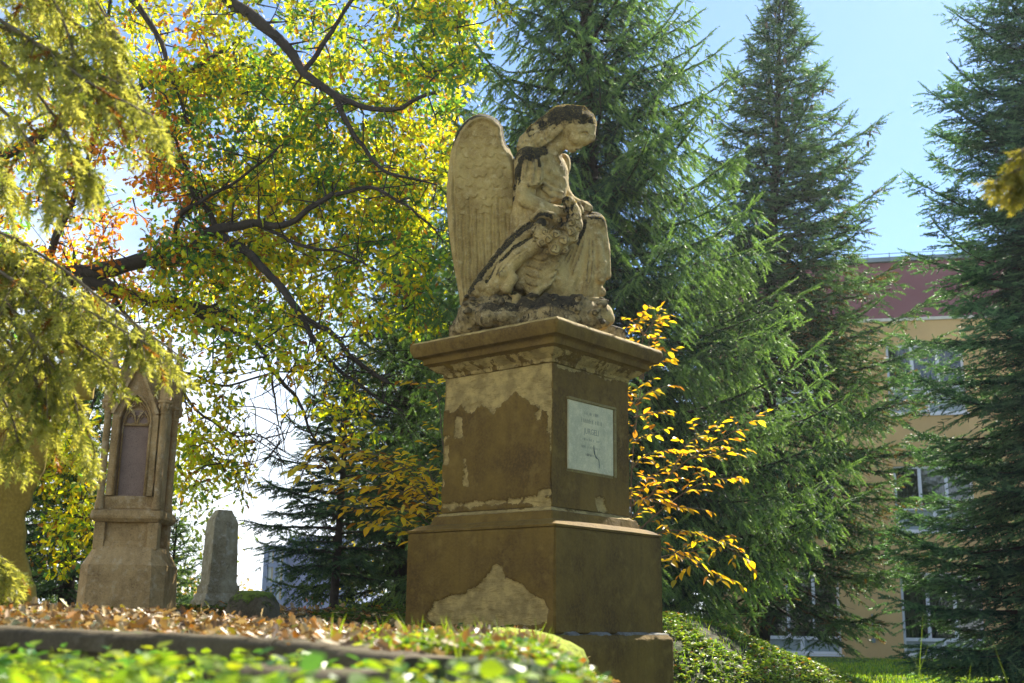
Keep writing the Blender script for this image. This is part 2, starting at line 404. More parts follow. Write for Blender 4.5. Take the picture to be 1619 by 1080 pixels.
# ---------------------------------------------------------------- ground
EY = [0, 3, 4.5, 7, 8.5, 9.3, 10, 11, 12, 16, 30]
E0 = [.1, .02, .05, .10, .10, .3, .8, 1.35, 1.5, 1.4, -3]
E1 = [.7, .5, .55, .8, 1.0, 1.6, 2.9, 4.0, 4.2, 4.0, 3]
def slab_side(x, y):
    """signed distance from the kerb line (positive on the pedestal side)"""
    A = P(0, 990, 3.6)[:2]; B = P(600, 1040, 2.5)[:2]; d = (B-A)/np.linalg.norm(B-A)
    nrm = np.array([-d[1], d[0]]); nrm = nrm if nrm[1] > 0 else -nrm
    return (x-A[0])*nrm[0]+(y-A[1])*nrm[1]
def gz(x, y):
    x = np.asarray(x, float); y = np.asarray(y, float)
    e0 = np.interp(y, EY, E0); e1 = np.interp(y, EY, E1)
    S = 1-sstep(e0, e1, x)
    low = np.interp(y, [0, 4, 8, 10, 14, 18], [.42, .36, .26, .12, .02, 0])
    high = np.interp(y, [0, 3.5, 6, 9.5, 11, 14, 17, 26], [.70, .69, .67, .67, .84, .74, .55, .0])
    z = low+(high-low)*S
    z = z+.10*np.exp(-((x+1.9)/1.2)**2-((y-5.0)/1.3)**2)
    near = (1-sstep(-.02, .10, slab_side(x, y)))*(1-sstep(4.5, 6, y))
    z = z-near*(z-.50)*(x < 3)*sstep(3.2, 1.2, x)
    p = np.stack([x*1.3, y*1.3, x*0], -1)
    z = z+.05*fbm(p, 3, 5)*sstep(40, 12, np.abs(y)) + .012*fbm(p*7, 2, 9)
    return z
def ground_mat():
    t = NT('ground_soil'); p = t.pos()
    a = t.noise(1.2, 6, .6, p); b = t.noise(22, 5, .7, p)
    c = t.mix(t.ramp(a, .4, .62), (.030, .055, .010), (.055, .040, .018))
    c = t.mix(t.ramp(b, .4, .7), c, (.06, .085, .012))
    bm = t.n('Bump', Strength=1.0, Distance=.03, Height=b)
    s = t.n('BsdfPrincipled', Roughness=.9); t.set(s.inputs['Base Color'], c); t.t.links.new(bm.outputs[0], s.inputs['Normal'])
    return t.done(s.outputs[0])
gxs = np.sinh(np.linspace(-5.6, 5.6, 340))*2.6; gys = -4+np.concatenate([np.linspace(0, 16, 230), 16+np.sinh(np.linspace(.02, 5.2, 130))*7])
gX, gY = np.meshgrid(gxs, gys, indexing='ij'); gZ = gz(gX, gY)
nx, ny = gX.shape; idx = np.arange(nx*ny).reshape(nx, ny)
Fg = np.stack([idx[:-1, :-1], idx[1:, :-1], idx[1:, 1:], idx[:-1, 1:]], -1).reshape(-1, 4)
tag(mesh('ground', np.stack([gX, gY, gZ], -1).reshape(-1, 3), Fg, ground_mat(), smooth=True), kind='structure')

# ---------------------------------------------------------------- pedestal
VA = np.array([-math.sin(R(49.8)), math.cos(R(49.8)), 0]); VB = np.array([math.sin(R(40.2)), math.cos(R(40.2)), 0])
WA, WB = 1.42, 1.33
K0 = P(877, 1000, 8.0); K0[2] = 0
def ped_z(py, inset=0.0):
    k = K0+VA*inset+VB*inset
    return float(P(877, py, k[1])[2])
PED = empty('angel_pedestal', (*(K0+VA*WA/2+VB*WB/2)[:2], .3), 'tall weathered brown sandstone pedestal with a pale inscribed plaque, carrying the angel', 'pedestal')
def rect_part(name, prof, mat, parent, step=.02, bev=.008, amp=.004, patchf=None, mossf=None, cap=True, seed=0, worn=0.0, flatten=False):
    """prof: (inset, z) list from bottom to top, around the pedestal's rectangle"""
    # densify the profile
    pr = []
    for (i0, z0), (i1, z1) in zip(prof[:-1], prof[1:]):
        n = max(1, int(math.hypot(i1-i0, z1-z0)/step))
        for k in range(n): pr.append((i0+(i1-i0)*k/n, z0+(z1-z0)*k/n))
    pr.append(prof[-1]); pr = np.array(pr)
    na, nb = int(WA/step), int(WB/step)
    # unit perimeter: corners (sa, sb) in [0,1]
    per = [(k/na, 0.) for k in range(na)]+[(1., k/nb) for k in range(nb)]+[(1-k/na, 1.) for k in range(na)]+[(0., 1-k/nb) for k in range(nb)]
    per = np.array(per)
    sa = per[:, 0][None]; sb = per[:, 1][None]; ins = pr[:, 0][:, None]; zz = np.repeat(pr[:, 1][:, None], len(per), 1)
    a = ins+sa*(WA-2*ins); b = ins+sb*(WB-2*ins)
    V = K0[None, None]*np.array([1, 1, 0])+VA*a[..., None]+VB*b[..., None]; V[..., 2] = zz
    m, n = zz.shape
    # outward direction
    cx = (a-WA/2)/(WA/2); cy = (b-WB/2)/(WB/2)
    ex = np.where(np.abs(np.abs(a-WA/2)-(WA/2-ins)) < 1e-6, np.sign(cx), 0); ey = np.where(np.abs(np.abs(b-WB/2)-(WB/2-ins)) < 1e-6, np.sign(cy), 0)
    D = VA*ex[..., None]+VB*ey[..., None]; nc = np.linalg.norm(D, axis=-1); D = D/(nc[..., None]+1e-9)
    corner = (np.abs(ex)+np.abs(ey) > 1.5)
    nz = fbm(V*6, 4, seed)*amp*2.2+fbm(V*26, 3, seed+3)*amp*1.3
    disp = nz-corner*(bev+np.abs(fbm(V*9, 3, seed+8))*bev*3+worn*np.maximum(0, fbm(V*5, 3, seed+4)))
    V = V+D*disp[..., None]
    V[..., 2] += fbm(V*7+5, 3, seed+2)*amp*.8
    attrs = {}
    pa = patchf(a, b, zz) if patchf else zz*0
    pa = np.where(pa > .02, pa+fbm(V*9, 5, 4)*.62+fbm(V*34, 3, 6)*.28, 0); V = V-D*(sstep(.46, .54, pa)*(.011+.010*np.maximum(0, fbm(V*5, 3, 21)))+sstep(.5, .6, pa)*fbm(V*16, 4, 22)*.012)[..., None]
    if flatten: k_ = ((b < .10) | (fbm(V*8, 3, 2) > .16))[..., None]; V = np.where(k_, V-D*.09-np.array([0, 0, .02]), V)
    attrs['patch'] = pa; attrs['moss'] = mossf(a, b, zz) if mossf else zz*0
    ii = np.arange(m*n).reshape(m, n); F = np.stack([ii[:-1], np.roll(ii[:-1], -1, 1), np.roll(ii[1:], -1, 1), ii[1:]], -1).reshape(-1, 4)
    Vf = V.reshape(-1, 3); Fs = [F]
    if cap: Fs.append(np.arange((m-1)*n, m*n)[None, :])
    return mesh(name, Vf, Fs, mat, parent, smooth=True, sharp=42, attrs={k: v.ravel() for k, v in attrs.items()})
z_gr = 0.05
zP1 = ped_z(1003)           # top of the plinth at the corner
zL1 = ped_z(832)            # top of the lower block
zM1 = ped_z(800, .175)      # top of the base moulding
zS1 = ped_z(572, .175)      # top of the shaft
zC1 = ped_z(498, -.02)      # top of the cornice
def ell(a, z, a0, z0, ra, rz): return 1-np.sqrt(((a-a0)/ra)**2+((z-z0)/rz)**2)
onA = lambda b, e: (b < e)      # the face spanned by VA (the broad one towards -X)
rect_part('plinth', [(-.055, z_gr), (-.055, zP1-.035), (-.05, zP1-.028), (-.03, zP1-.003), (.03, zP1)], M_ped, PED, amp=.005, bev=.01, seed=1)
zb = zP1+.003
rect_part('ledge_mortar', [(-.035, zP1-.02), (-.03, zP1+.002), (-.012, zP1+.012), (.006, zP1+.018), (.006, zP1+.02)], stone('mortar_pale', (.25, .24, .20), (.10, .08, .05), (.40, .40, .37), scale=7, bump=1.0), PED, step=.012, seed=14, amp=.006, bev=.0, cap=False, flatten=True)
def to_px(V):
    d = V-np.array([0, 0, CAMZ]); z = d@_f; return 809.5+FPX*(d@_r)/z, 540-FPX*(d@_u)/z
def polydist(o, px, py):
    """signed distance to a closed outline, positive inside"""
    dmin = np.full(px.shape, 1e9); ins = np.zeros(px.shape, bool)
    for a, b in zip(o, np.roll(o, -1, 0)):
        ab = b-a; t = np.clip(((px-a[0])*ab[0]+(py-a[1])*ab[1])/(ab@ab+1e-9), 0, 1); dmin = np.minimum(dmin, np.hypot(px-a[0]-t*ab[0], py-a[1]-t*ab[1]))
        c_ = ((a[1] > py) != (b[1] > py)); xi = (b[0]-a[0])*(py-a[1])/((b[1]-a[1]) if abs(b[1]-a[1]) > 1e-9 else 1e-9)+a[0]; ins ^= c_ & (px < xi)
    return np.where(ins, dmin, -dmin)
def spalls(a, b, z, polys, side, soft=26.):
    """places where the render has fallen off, outlined on the face"""
    V = K0*np.array([1, 1, 0])+VA*a[..., None]+VB*b[..., None]; V[..., 2] = z; x, y = to_px(V); v = np.full(x.shape, -9.)
    for p in polys: v = np.maximum(v, polydist(np.array(p, float), x, y))
    near = (b < WB*.5) & (b <= .19+0*a) if side == 'a' else (a <= .19) & (b > .19)
    return np.where(near, np.clip(.5+v/soft, 0, 1), 0)
SP_LOW = [[(672, 978), (686, 950), (705, 944), (722, 942), (752, 925), (772, 905), (781, 893), (795, 893), (799, 912), (818, 918), (836, 935), (856, 948), (868, 968), (866, 988), (800, 992), (740, 993), (690, 988)], [(802, 922), (825, 921), (826, 927), (803, 928)]]
SP_UP = [[(698, 650), (698, 600), (720, 584), (760, 580), (820, 573), (860, 568), (877, 566), (877, 655), (868, 660), (856, 645), (845, 640), (830, 628), (812, 624), (795, 632), (778, 652), (760, 640), (745, 652), (728, 640), (712, 655)], [(842, 650), (853, 650), (856, 662), (846, 668)], [(866, 650), (877, 650), (877, 715), (869, 715)], [(694, 690), (704, 690), (706, 735), (694, 740)], [(722, 660), (728, 660), (726, 690), (721, 690)], [(733, 725), (738, 725), (737, 768), (733, 768)], [(693, 755), (704, 756), (702, 768), (693, 770)], [(852, 775), (874, 772), (874, 785), (850, 786)], [(693, 795), (877, 785), (877, 800), (800, 797), (700, 804)]]
SP_R = [[(946, 790), (955, 788), (957, 808), (946, 806)], [(879, 566), (992, 590), (992, 606), (930, 590), (879, 584)]]
def lower_patch(a, b, z): return spalls(a, b, z, SP_LOW, 'a')
rect_part('lower_block', [(.03, zb), (.012, zb+.002), (.004, zb+.01), (.004, zL1-.012), (.012, zL1)], M_ped, PED, step=.0105, patchf=lower_patch, seed=2, amp=.0035, bev=.008)
def ledge_patch(a, b, z): return np.where(a < .3, .75, .35)+0*z
rect_part('base_moulding', [(.02, zL1+.002), (-.002, zL1+.004), (-.004, zL1+.02), (.02, zL1+.028), (.045, zL1+.045), (.08, zL1+.06), (.12, zL1+.068), (.135, zM1-.035), (.165, zM1-.008), (.18, zM1)], M_ped, PED, step=.012, patchf=lambda a, b, z: np.where(z > zM1-.03, .62, .25)+0*a, seed=3, bev=.006, worn=.05)
def shaft_patch(a, b, z): return np.maximum(spalls(a, b, z, SP_UP, 'a', 30.), spalls(a, b, z, SP_R, 'b', 30.))
rect_part('shaft', [(.175, zM1), (.178, zS1)], M_ped, PED, step=.0105, patchf=shaft_patch, seed=4, amp=.004, bev=.009, worn=.04)
hC = zC1-zS1
rect_part('cornice', [(.176, zS1+.002), (.168, zS1+.004), (.160, zS1+.03), (.12, zS1+.055), (.085, zS1+.085), (.075, zS1+.10), (.055, zS1+.105), (.052, zS1+.14), (.045, zS1+.15),
          (.0, zC1-.115), (-.012, zC1-.085), (-.022, zC1-.06), (-.022, zC1-.012), (-.012, zC1), (.1, zC1+.006)], M_ped, PED, step=.014, seed=5, bev=.006, amp=.003,
          patchf=lambda a, b, z: np.where(z < zS1+.09, .56, np.where(z > zC1-.02, .7, .1))+0*a, mossf=lambda a, b, z: np.where(z > zC1-.02, .1, -.2)+0*a)
ins_s = .19
zSl = ped_z(480, ins_s)
# ---- plaque on the face spanned by VB (normal -VA... towards +X and the camera)
def on_b(u, z, d=0.0, inset=.175):
    """point on the VB face: u from 0 (near corner) to 1, z height, d metres proud of it"""
    u = np.asarray(u, float); b = inset+u*(WB-2*inset)
    p = K0*np.array([1, 1, 0])+VA*(inset-d)+VB*b[..., None] if u.ndim else K0*np.array([1, 1, 0])+VA*(inset-d)+VB*float(b)
    p = np.array(p); p[..., 2] = z; return p
def face_uz(px, py):
    """where the ray through the pixel meets the VB face -> (u,z)"""
    d = P(px, py, 1.0)-np.array([0, 0, CAMZ]); o = np.array([0, 0, CAMZ]); n = VA
    q = K0*np.array([1, 1, 0])+VA*.175; t = ((q-o)@n)/(d@n); p = o+d*t
    return ((p-K0)@VB-.175)/(WB-.35), p[2]
(ua, za), (ub, zb2) = face_uz(897, 631), face_uz(968, 752)
zpl1, zpl0 = za, face_uz(897, 741)[1]
def boxb(mb, u0, u1, z0, z1, d0, d1, bev=0):
    w = WB-.35
    def T(V):
        p = K0*np.array([1, 1, 0])+VB*(.175+V[:, 0])[:, None]-VA*(V[:, 1]-.175)[:, None]; p[:, 2] = V[:, 2]; return p
    return mb.box((u0*w, d0, z0), (u1*w, d1, z1), T, bev)
pl = boxb(MB(), ua, ub, zpl0, zpl1, -.01, .012, .003).build('plaque', M_plaque, PED)
fr = MB(); boxb(fr, ua-.01, ub+.035, zpl1, zpl1+.02, -.01, .022, .003); boxb(fr, ub+.006, ub+.035, zpl0-.01, zpl1-.001, -.01, .02, .003); boxb(fr, ua-.01, ub+.004, zpl0-.018, zpl0-.002, -.01, .004, .002)
fr.build('plaque_frame', stone('frame_mossy', (.26, .20, .07), (.18, .13, .04), (.34, .30, .08), moss=(.16, .14, .015), mosscov=.15, scale=3), PED)
def text_mesh(body, size, T, mat, parent, name='inscription', ext=.0012):
    cu = bpy.data.curves.new('txt', 'FONT'); cu.body = body; cu.size = size; cu.align_x = 'CENTER'; cu.extrude = ext; cu.resolution_u = 2
    o = bpy.data.objects.new('txt', cu); col.objects.link(o); dg = bpy.context.evaluated_depsgraph_get(); me = bpy.data.meshes.new_from_object(o.evaluated_get(dg))
    V = np.zeros(len(me.vertices)*3, np.float32); me.vertices.foreach_get('co', V); V = T(V.reshape(-1, 3)); F = [tuple(p.vertices) for p in me.polygons]
    bpy.data.objects.remove(o); bpy.data.curves.remove(cu); bpy.data.meshes.remove(me)
    return V, F
lt = MB()
wpl = (ub-ua)*(WB-.35); hp = zpl1-zpl0
def plq(V, cz, ox=0.0):
    p = K0*np.array([1, 1, 0])+VB*(.175+ua*(WB-.35)+wpl*.5+ox+V[:, 0]*.85)[:, None]-VA*(.0122+V[:, 2]-.175)[:, None]; p[:, 2] = cz+V[:, 1]; return p
lt.add(*text_mesh('JURGELI', .062, lambda V: plq(V, zpl1-hp*.45), None, None))
for q, (fr_, hh, w_) in enumerate([(.17, .026, .20), (.29, .036, .30), (.55, .022, .26), (.66, .022, .30), (.77, .02, .2)]):   # worn, no longer legible strokes
    x = -w_/2
    while x < w_/2:
        k = rng.integers(0, 3); s_ = hh*.5
        if rng.random() < .75:
            lt.box((x, 0, 0), (x+.004, hh*rng.uniform(.6, 1), .0012), lambda V: plq(V, zpl1-hp*fr_))
            if k: lt.box((x, hh*.45, 0), (x+s_*.8, hh*.45+.003, .0011), lambda V: plq(V, zpl1-hp*fr_))
            if k == 2: lt.box((x+s_*.7, 0, 0), (x+s_*.7+.004, hh*.9, .0013), lambda V: plq(V, zpl1-hp*fr_))
        x += hh*.72
lt.build('inscription', M_letter, pl)
ck = MB(); pts = []
for (cu_, cv) in [(.55, .60), (.56, .70), (.60, .77), (.66, .80), (.67, .92)]:
    p = K0*np.array([1, 1, 0])+VB*(.175+(ua+(ub-ua)*cu_)*(WB-.35))+VA*(.175-.0125); p[2] = zpl1-hp*cv; pts.append(p)
ck.tube(smoothpath(pts, 3), [.003, .004, .005, .007, .005, .004, .008, .004, .003, .003, .003, .004, .002], 5).build('crack', plain('crack', (.14, .15, .12), .9), pl)

# ---------------------------------------------------------------- stone cross at the edge
CR = empty('stone_cross', (*P(20, 955, 5.6)[:2], .7), 'broad rough stone cross with a ragged sunlit edge behind the hanging spruce branches', 'grave cross')
def cross_out():
    o = [(66, 990), (60, 955), (57, 930), (48, 905), (40, 870), (42, 840), (40, 815), (50, 800), (55, 775), (64, 755), (72, 745), (77, 700), (80, 660), (80, 645), (95, 634), (147, 632), (151, 605), (153, 588), (146, 582), (90, 574), (40, 566), (0, 558), (-10, 520), (-12, 470), (-60, 462), (-140, 470), (-145, 555), (-300, 560), (-300, 640), (-175, 650), (-180, 800), (-205, 990)]
    return o
YC_ = 5.6
F0 = SDF((-310, 450, -50), (170, 1000, 50), 3.0)
o = np.array(cross_out(), float)
XX, YY = np.meshgrid(F0.ax[0], F0.ax[1], indexing='ij'); Dp = polydist(o, XX, YY)
Dp = Dp+fbm(np.stack([XX*.07, YY*.07, XX*0], -1), 4, 2)*7
ZZ = F0.ax[2][None, None]; qa = -Dp[..., None]+6; qb = np.abs(ZZ)-40+6+0*qa
F0.f = (np.minimum(np.maximum(qa, qb), 0)+np.hypot(np.maximum(qa, 0), np.maximum(qb, 0))-6).astype(np.float32)
F0.noise(2.2, .06, 3)
Vc, Fc = F0.nets()
# chipped ragged stone along the sunlit edge
mesh('cross_body', P(Vc[:, 0], Vc[:, 1], YC_+.13+Vc[:, 2]*.0031), Fc, M_cross, CR, smooth=True)

# ---------------------------------------------------------------- gothic monument
GY = 10.0
g0 = P(184, 955, GY); GS = float((P(192, 955, GY)-g0)[0])      # metres per pixel at its base
GO = empty('gothic_monument', (g0[0], g0[1]+.3, .6), 'slender gothic grave monument with pointed niche, gable and pinnacles', 'grave monument')
def gzz(py): return float(P(200, py, GY)[2])
def gx(px, py): return float(P(px, py, GY)[0])
yaw = R(2.0)
def TG(V):
    V = np.array(V, float); c, s = math.cos(yaw), math.sin(yaw); x = V[:, 0]*.92; y = V[:, 1]*.92
    return np.stack([g0[0]+c*x-s*y, g0[1]+s*x+c*y, V[:, 2]], -1)
z_b0, z_b1, z_b2 = .55, gzz(893), gzz(872)
m = MB(); w0 = .385
def octo(w, ch, d): return [(-w+ch, 0), (w-ch, 0), (w, ch), (w, d-ch), (w-ch, d), (-w+ch, d), (-w, d-ch), (-w, ch)]
def loft(m, secs, T):
    n = len(secs[0][0]); V = []
    for poly, z in secs: V += [(x, y, z) for x, y in poly]
    F = [tuple(range(n-1, -1, -1)), tuple(range((len(secs)-1)*n, len(secs)*n))]
    for q in range(len(secs)-1): F += [(q*n+i, q*n+(i+1) % n, (q+1)*n+(i+1) % n, (q+1)*n+i) for i in range(n)]
    m.add(T(np.array(V, float)), F)
def cen_(poly, dy): return [(x, y+dy) for x, y in poly]
loft(m, [(octo(.40, .10, .70), z_b0), (octo(.385, .10, .67), z_b1), (cen_(octo(.375, .10, .65), .01), z_b1+.012), (cen_(octo(.30, .05, .50), .085), z_b2+.03), (cen_(octo(.295, .04, .49), .09), z_b2+.045)], TG)
m.build('base_block', M_goth, GO)
z_d1 = gzz(824); z_m1 = gzz(806)
m = MB(); wd = .295
m.box((-wd+.07, .13, z_b2), (wd-.07, .53, z_d1), TG)
for sx in (-1, 1):
    for yy in (.09, .46):
        x0 = sx*wd; x1 = sx*(wd-.10); m.box((min(x0, x1), yy, z_b2+.02), (max(x0, x1), yy+.11, z_d1-.001), TG, .006)
m.box((-wd+.1, .105, z_b2+.02), (wd-.1, .129, z_b2+.09), TG, .004)
m.build('dado', M_goth, GO)
m = MB()
loft(m, [(cen_(octo(.30, .02, .50), .08), z_d1), (cen_(octo(.33, .02, .56), .05), z_d1+.03), (cen_(octo(.335, .02, .57), .045), z_d1+.05), (cen_(octo(.325, .02, .55), .055), z_m1), (cen_(octo(.29, .02, .48), .09), z_m1+.015)], TG)
m.build('moulding', M_goth, GO)
z_t = gzz(575); z_ap = gzz(565); z_sp = gzz(648); zn0 = gzz(782); z_top = gzz(560)
# shaft with niche
m = MB(); ws = .255
m.box((-ws+.02, .16, z_m1+.01), (ws-.02, .54, z_sp+.12), TG, .01)
# plinth course under the niche
m.box((-ws+.02, .10, z_m1+.012), (ws-.02, .159, zn0), TG, .01)
m.build('shaft', M_goth, GO)
m = MB(); m.box((-.15, .150, zn0+.002), (.15, .158, z_sp+.02), TG); m.build('inscription_panel', M_gpan, GO)
# pointed arch surround
def arch(w, zs, n=12):
    """pointed arch outline from the right springing over the apex to the left, half width w"""
    rr = w*1.9; c = rr-w; amax = math.acos(c/rr); pts = []
    for k in range(n+1):
        a = amax*k/n; pts.append((-c+rr*math.cos(a), zs+rr*math.sin(a)))
    return pts+[(-x, z) for x, z in pts[-2::-1]]
m = MB()
inner = [(.145, zn0)]+arch(.145, z_sp-.10)+[(-.145, zn0)]
apex = max(z for x, z in inner)
outer = [(.215, zn0)]
for (x, z) in inner[1:-1]:
    # gable line above
    gz_ = z_sp+.05+(1-abs(x)/.145)*(z_ap-z_sp-.02); outer.append((.215*np.sign(x) if abs(x) > .13 else x*1.35, max(z+.04, gz_) if abs(x) <= .13 else z))
outer.append((-.215, zn0))
n = len(inner); V = []
for yy in (.075, .16):
    V += [(x, yy, z) for x, z in outer]+[(x, yy, z) for x, z in inner]
F = []
for i in range(n-1):
    F += [(i, i+1, n+i+1, n+i), (n+i, n+i+1, 3*n+i+1, 3*n+i), (i+1, i, 2*n+i, 2*n+i+1)]
m.add(TG(np.array(V, float)), F)
m.build('arch_surround', M_goth, GO)
def ringpath(m, pts, rad, y):
    m.tube([(x, y, z) for x, z in pts], rad, 8, TG)
m = MB(); ringpath(m, [(.15, zn0)]+arch(.15, z_sp-.10)+[(-.15, zn0)], .012, .072); ringpath(m, [(.125, zn0)]+arch(.125, z_sp-.10)+[(-.125, zn0)], .008, .13)
m.build('arch_moulding', M_goth, GO, smooth=True)
m = MB()
zt = z_sp-.10
def arc(cx, cz, r, a0, a1, n=12): return [(cx+r*math.cos(a0+(a1-a0)*k/n), cz+r*math.sin(a0+(a1-a0)*k/n)) for k in range(n+1)]
# tracery: two small pointed lights with a quatrefoil above
m.box((-.13, .125, zt-.02), (.13, .149, zt+.0), TG)
for sx in (-1, 1):
    pts = [(x*.44+sx*.062, (z-(z_sp-.10))*.5+zt) for x, z in arch(.125, z_sp-.10)]
    ringpath(m, pts, .008, .125)
    for q in range(3):
        a = math.pi*(.5+(q-1)*.62); ringpath(m, arc(sx*.062+.026*math.cos(a), zt+.03+.022*math.sin(a), .02, a-1.7, a+1.7), .005, .135)
cq = zt+.125
for q in range(4):
    a = math.pi/2*q; ringpath(m, arc(.034*math.cos(a), cq+.034*math.sin(a), .03, a-2.0, a+2.0), .0075, .125)
m.build('tracery', M_goth, GO, smooth=True)
# gable
m = MB(); zg0 = z_sp-.02
for (yy0, yy1, gr) in ((.03, .16, .0),):
    m.prism([(-.225, zg0), (-.195, zg0-.01), (0, z_ap-.055), (0, z_ap+.0)], yy0, yy1, TG); m.prism([(.225, zg0), (0, z_ap), (0, z_ap-.055), (.195, zg0-.01)], yy0, yy1, TG)
m.prism([(-.19, zg0), (.19, zg0), (0, z_ap-.05)], .156, .20, TG)
m.build('gable', M_goth, GO)
for sx in (-1, 1):
    for yy in (.07, .50):
        c = MB(); xx = sx*.262; z0 = z_m1+.01
        c.lathe((xx, yy+.02, 0), [(.045, z0), (.045, z0+.06), (.034, z0+.08), (.032, z_sp-.03), (.042, z_sp-.015), (.034, z_sp)], 12, TG)
        c.build('colonnette', M_goth, GO, smooth=True, sharp=50)
        c = MB(); pts = []
        base = np.array([xx, yy+.02]); nn_ = 14
        c.lathe((xx, yy+.02, 0), [(.036, z_sp), (.05, z_sp+.04), (.062, z_sp+.075), (.07, z_sp+.08), (.07, z_sp+.10), (.05, z_sp+.105)], 10, TG)
        for q in range(8):
            a = q*math.pi/4; c.lathe((xx+.052*math.cos(a), yy+.02+.052*math.sin(a), 0), [(.004, z_sp+.02), (.016, z_sp+.04), (.014, z_sp+.06), (.004, z_sp+.072)], 6, TG)
        c.build('capital', M_goth, GO, smooth=True, sharp=40)
        c = MB(); h = z_t-.02
        c.box((xx-.045, yy-.025, z_sp+.10), (xx+.045, yy+.065, h), TG, .008)
        c.prism([(xx-.055, h), (xx+.055, h), (xx, h+.16)], yy-.03, yy+.07, TG)
        c.lathe((xx, yy+.02, 0), [(.045, h+.10), (.012, h+.24), (.022, h+.26), (.004, h+.29)], 6, TG)
        c.build('pinnacle', M_goth, GO)
m = MB(); m.box((-.20, .17, z_sp+.12), (.20, .50, z_t-.02), TG, .01); m.build('upper_core', M_rock, GO)
m = MB(); m.lathe((0, .33, 0), [(.20, z_t-.03), (.14, z_t+.05), (.05, z_t+.2), (.01, z_t+.28)], 8, TG); m.build('spire', M_goth, GO)

# ---------------------------------------------------------------- obelisk
OY = 12.0; q0 = P(345, 960, OY); OB = empty('obelisk', (q0[0], q0[1]+.15, .6), 'small grey carved obelisk with chamfered top and a relief cross', 'gravestone')
yo = R(33)
def TO(V):
    V = np.array(V, float); c, s = math.cos(yo), math.sin(yo); x = V[:, 0]; y = V[:, 1]
    return np.stack([q0[0]-.055+c*x-s*y, q0[1]+.16+s*x+c*y, V[:, 2]], -1)
def oz(py): return float(P(352, py, OY)[2])
def sq(w): return [(-w, -w), (w, -w), (w, w), (-w, w)]
def chs(w, c): return [(-w+c, -w), (w-c, -w), (w, -w+c), (w, w-c), (w-c, w), (-w+c, w), (-w, w-c), (-w, -w+c)]
def build_lofted(name, secs, parent, mat, T, seed=0, amp=.006, step=.03):
    """square sections, densified and roughened"""
    ws = [s[0] for s in secs]; zs = [s[1] for s in secs]; P2 = []; n = 12
    for (w0_, z0), (w1_, z1) in zip(secs[:-1], secs[1:]):
        k = max(1, int(abs(z1-z0)/step))
        for i in range(k): P2.append((w0_+(w1_-w0_)*i/k, z0+(z1-z0)*i/k))
    P2.append(secs[-1]); base = []
    for s in range(4):
        for i in range(n):
            t = -1+2*i/n; base.append([(t, -1), (1, t), (-t, 1), (-1, -t)][s])
    base = np.array(base); V = np.array([[(x*w, y*w, z) for x, y in base] for w, z in P2]); m_, n_ = V.shape[:2]
    V = T(V.reshape(-1, 3)); d = fbm(V*11, 4, seed); d2 = fbm(V*11+40, 4, seed+1); V = V+np.stack([d, d2, d*0], -1)*amp*2
    ii = np.arange(m_*n_).reshape(m_, n_); F = np.stack([ii[:-1], np.roll(ii[:-1], -1, 1), np.roll(ii[1:], -1, 1), ii[1:]], -1).reshape(-1, 4)
    return mesh(name, V, [F, np.arange((m_-1)*n_, m_*n_)[None, :]], mat, parent, smooth=True, sharp=40)
zo0 = .6
build_lofted('base', [(.205, zo0), (.205, oz(950)), (.19, oz(948)), (.18, oz(940)), (.165, oz(938)), (.165, oz(925))], OB, M_obel, TO, 3)
build_lofted('shaft', [(.15, oz(925)), (.142, oz(920)), (.125, oz(827)), (.118, oz(822)), (.075, oz(808)), (.07, oz(805))], OB, M_obel, TO, 4)
m = MB()   # relief cross on the right face
for (zz0, zz1, hw) in ((oz(880), oz(830), .008), (oz(849), oz(846), .045)):
    m.box((-hw, -.155+.018, zz0), (hw, -.118, zz1), TO, .002)
for k in range(16):
    a = rng.uniform(-.06, .06); z_ = rng.uniform(oz(915), oz(885)); m.lathe((a, -.135, z_), [(.004, -.012), (.016, 0), (.004, .014)], 6, TO)
m.build('relief_carving', M_obel, OB, smooth=True)
# mossy stub
def blob(name, c, r, mat, seed, amp=.25, parent=None, sq_=.0, n=28, flat=None):
    th = np.linspace(0, math.pi, n); ph = np.linspace(0, 2*math.pi, 2*n, endpoint=False); T_, Ph = np.meshgrid(th, ph, indexing='ij')
    D = np.stack([np.sin(T_)*np.cos(Ph), np.sin(T_)*np.sin(Ph), np.cos(T_)], -1)
    if sq_: E = np.sign(D)*np.abs(D)**(1-sq_); D = E/np.linalg.norm(np.abs(E)**(2/(1-.0)), axis=-1, keepdims=True)**.0
    k = 1+amp*fbm(D*2.2+seed, 4, seed)*2+amp*.3*fbm(D*9+seed, 3, seed)*2
    V = (D*k[..., None]*np.array(r)+np.array(c)); nn, mm = T_.shape; ii = np.arange(nn*mm).reshape(nn, mm)
    F = np.stack([ii[:-1], ii[1:], np.roll(ii[1:], -1, 1), np.roll(ii[:-1], -1, 1)], -1).reshape(-1, 4)
    return mesh(name, V.reshape(-1, 3), F, mat, parent, smooth=True)
c = P(388, 1000, 7.0); tag(blob('broken_stone', c+np.array([0, .15, .0]), (.155, .15, .235), M_moss, 4, .10, sq_=.45), 'low broken stone with green moss beside the small obelisk', 'broken stone')
c = P(800, 1085, 4.3); tag(blob('mossy_boulder', c+np.array([.0, .22, .035]), (.31, .36, .165), stone('moss_bright', (.10, .10, .03), (.07, .07, .02), mosscov=.9, moss=(.16, .19, .016), scale=4, bump=1.0), 9, .12), 'moss covered boulder shining yellow green at the foot of the pedestal', 'mossy boulder')
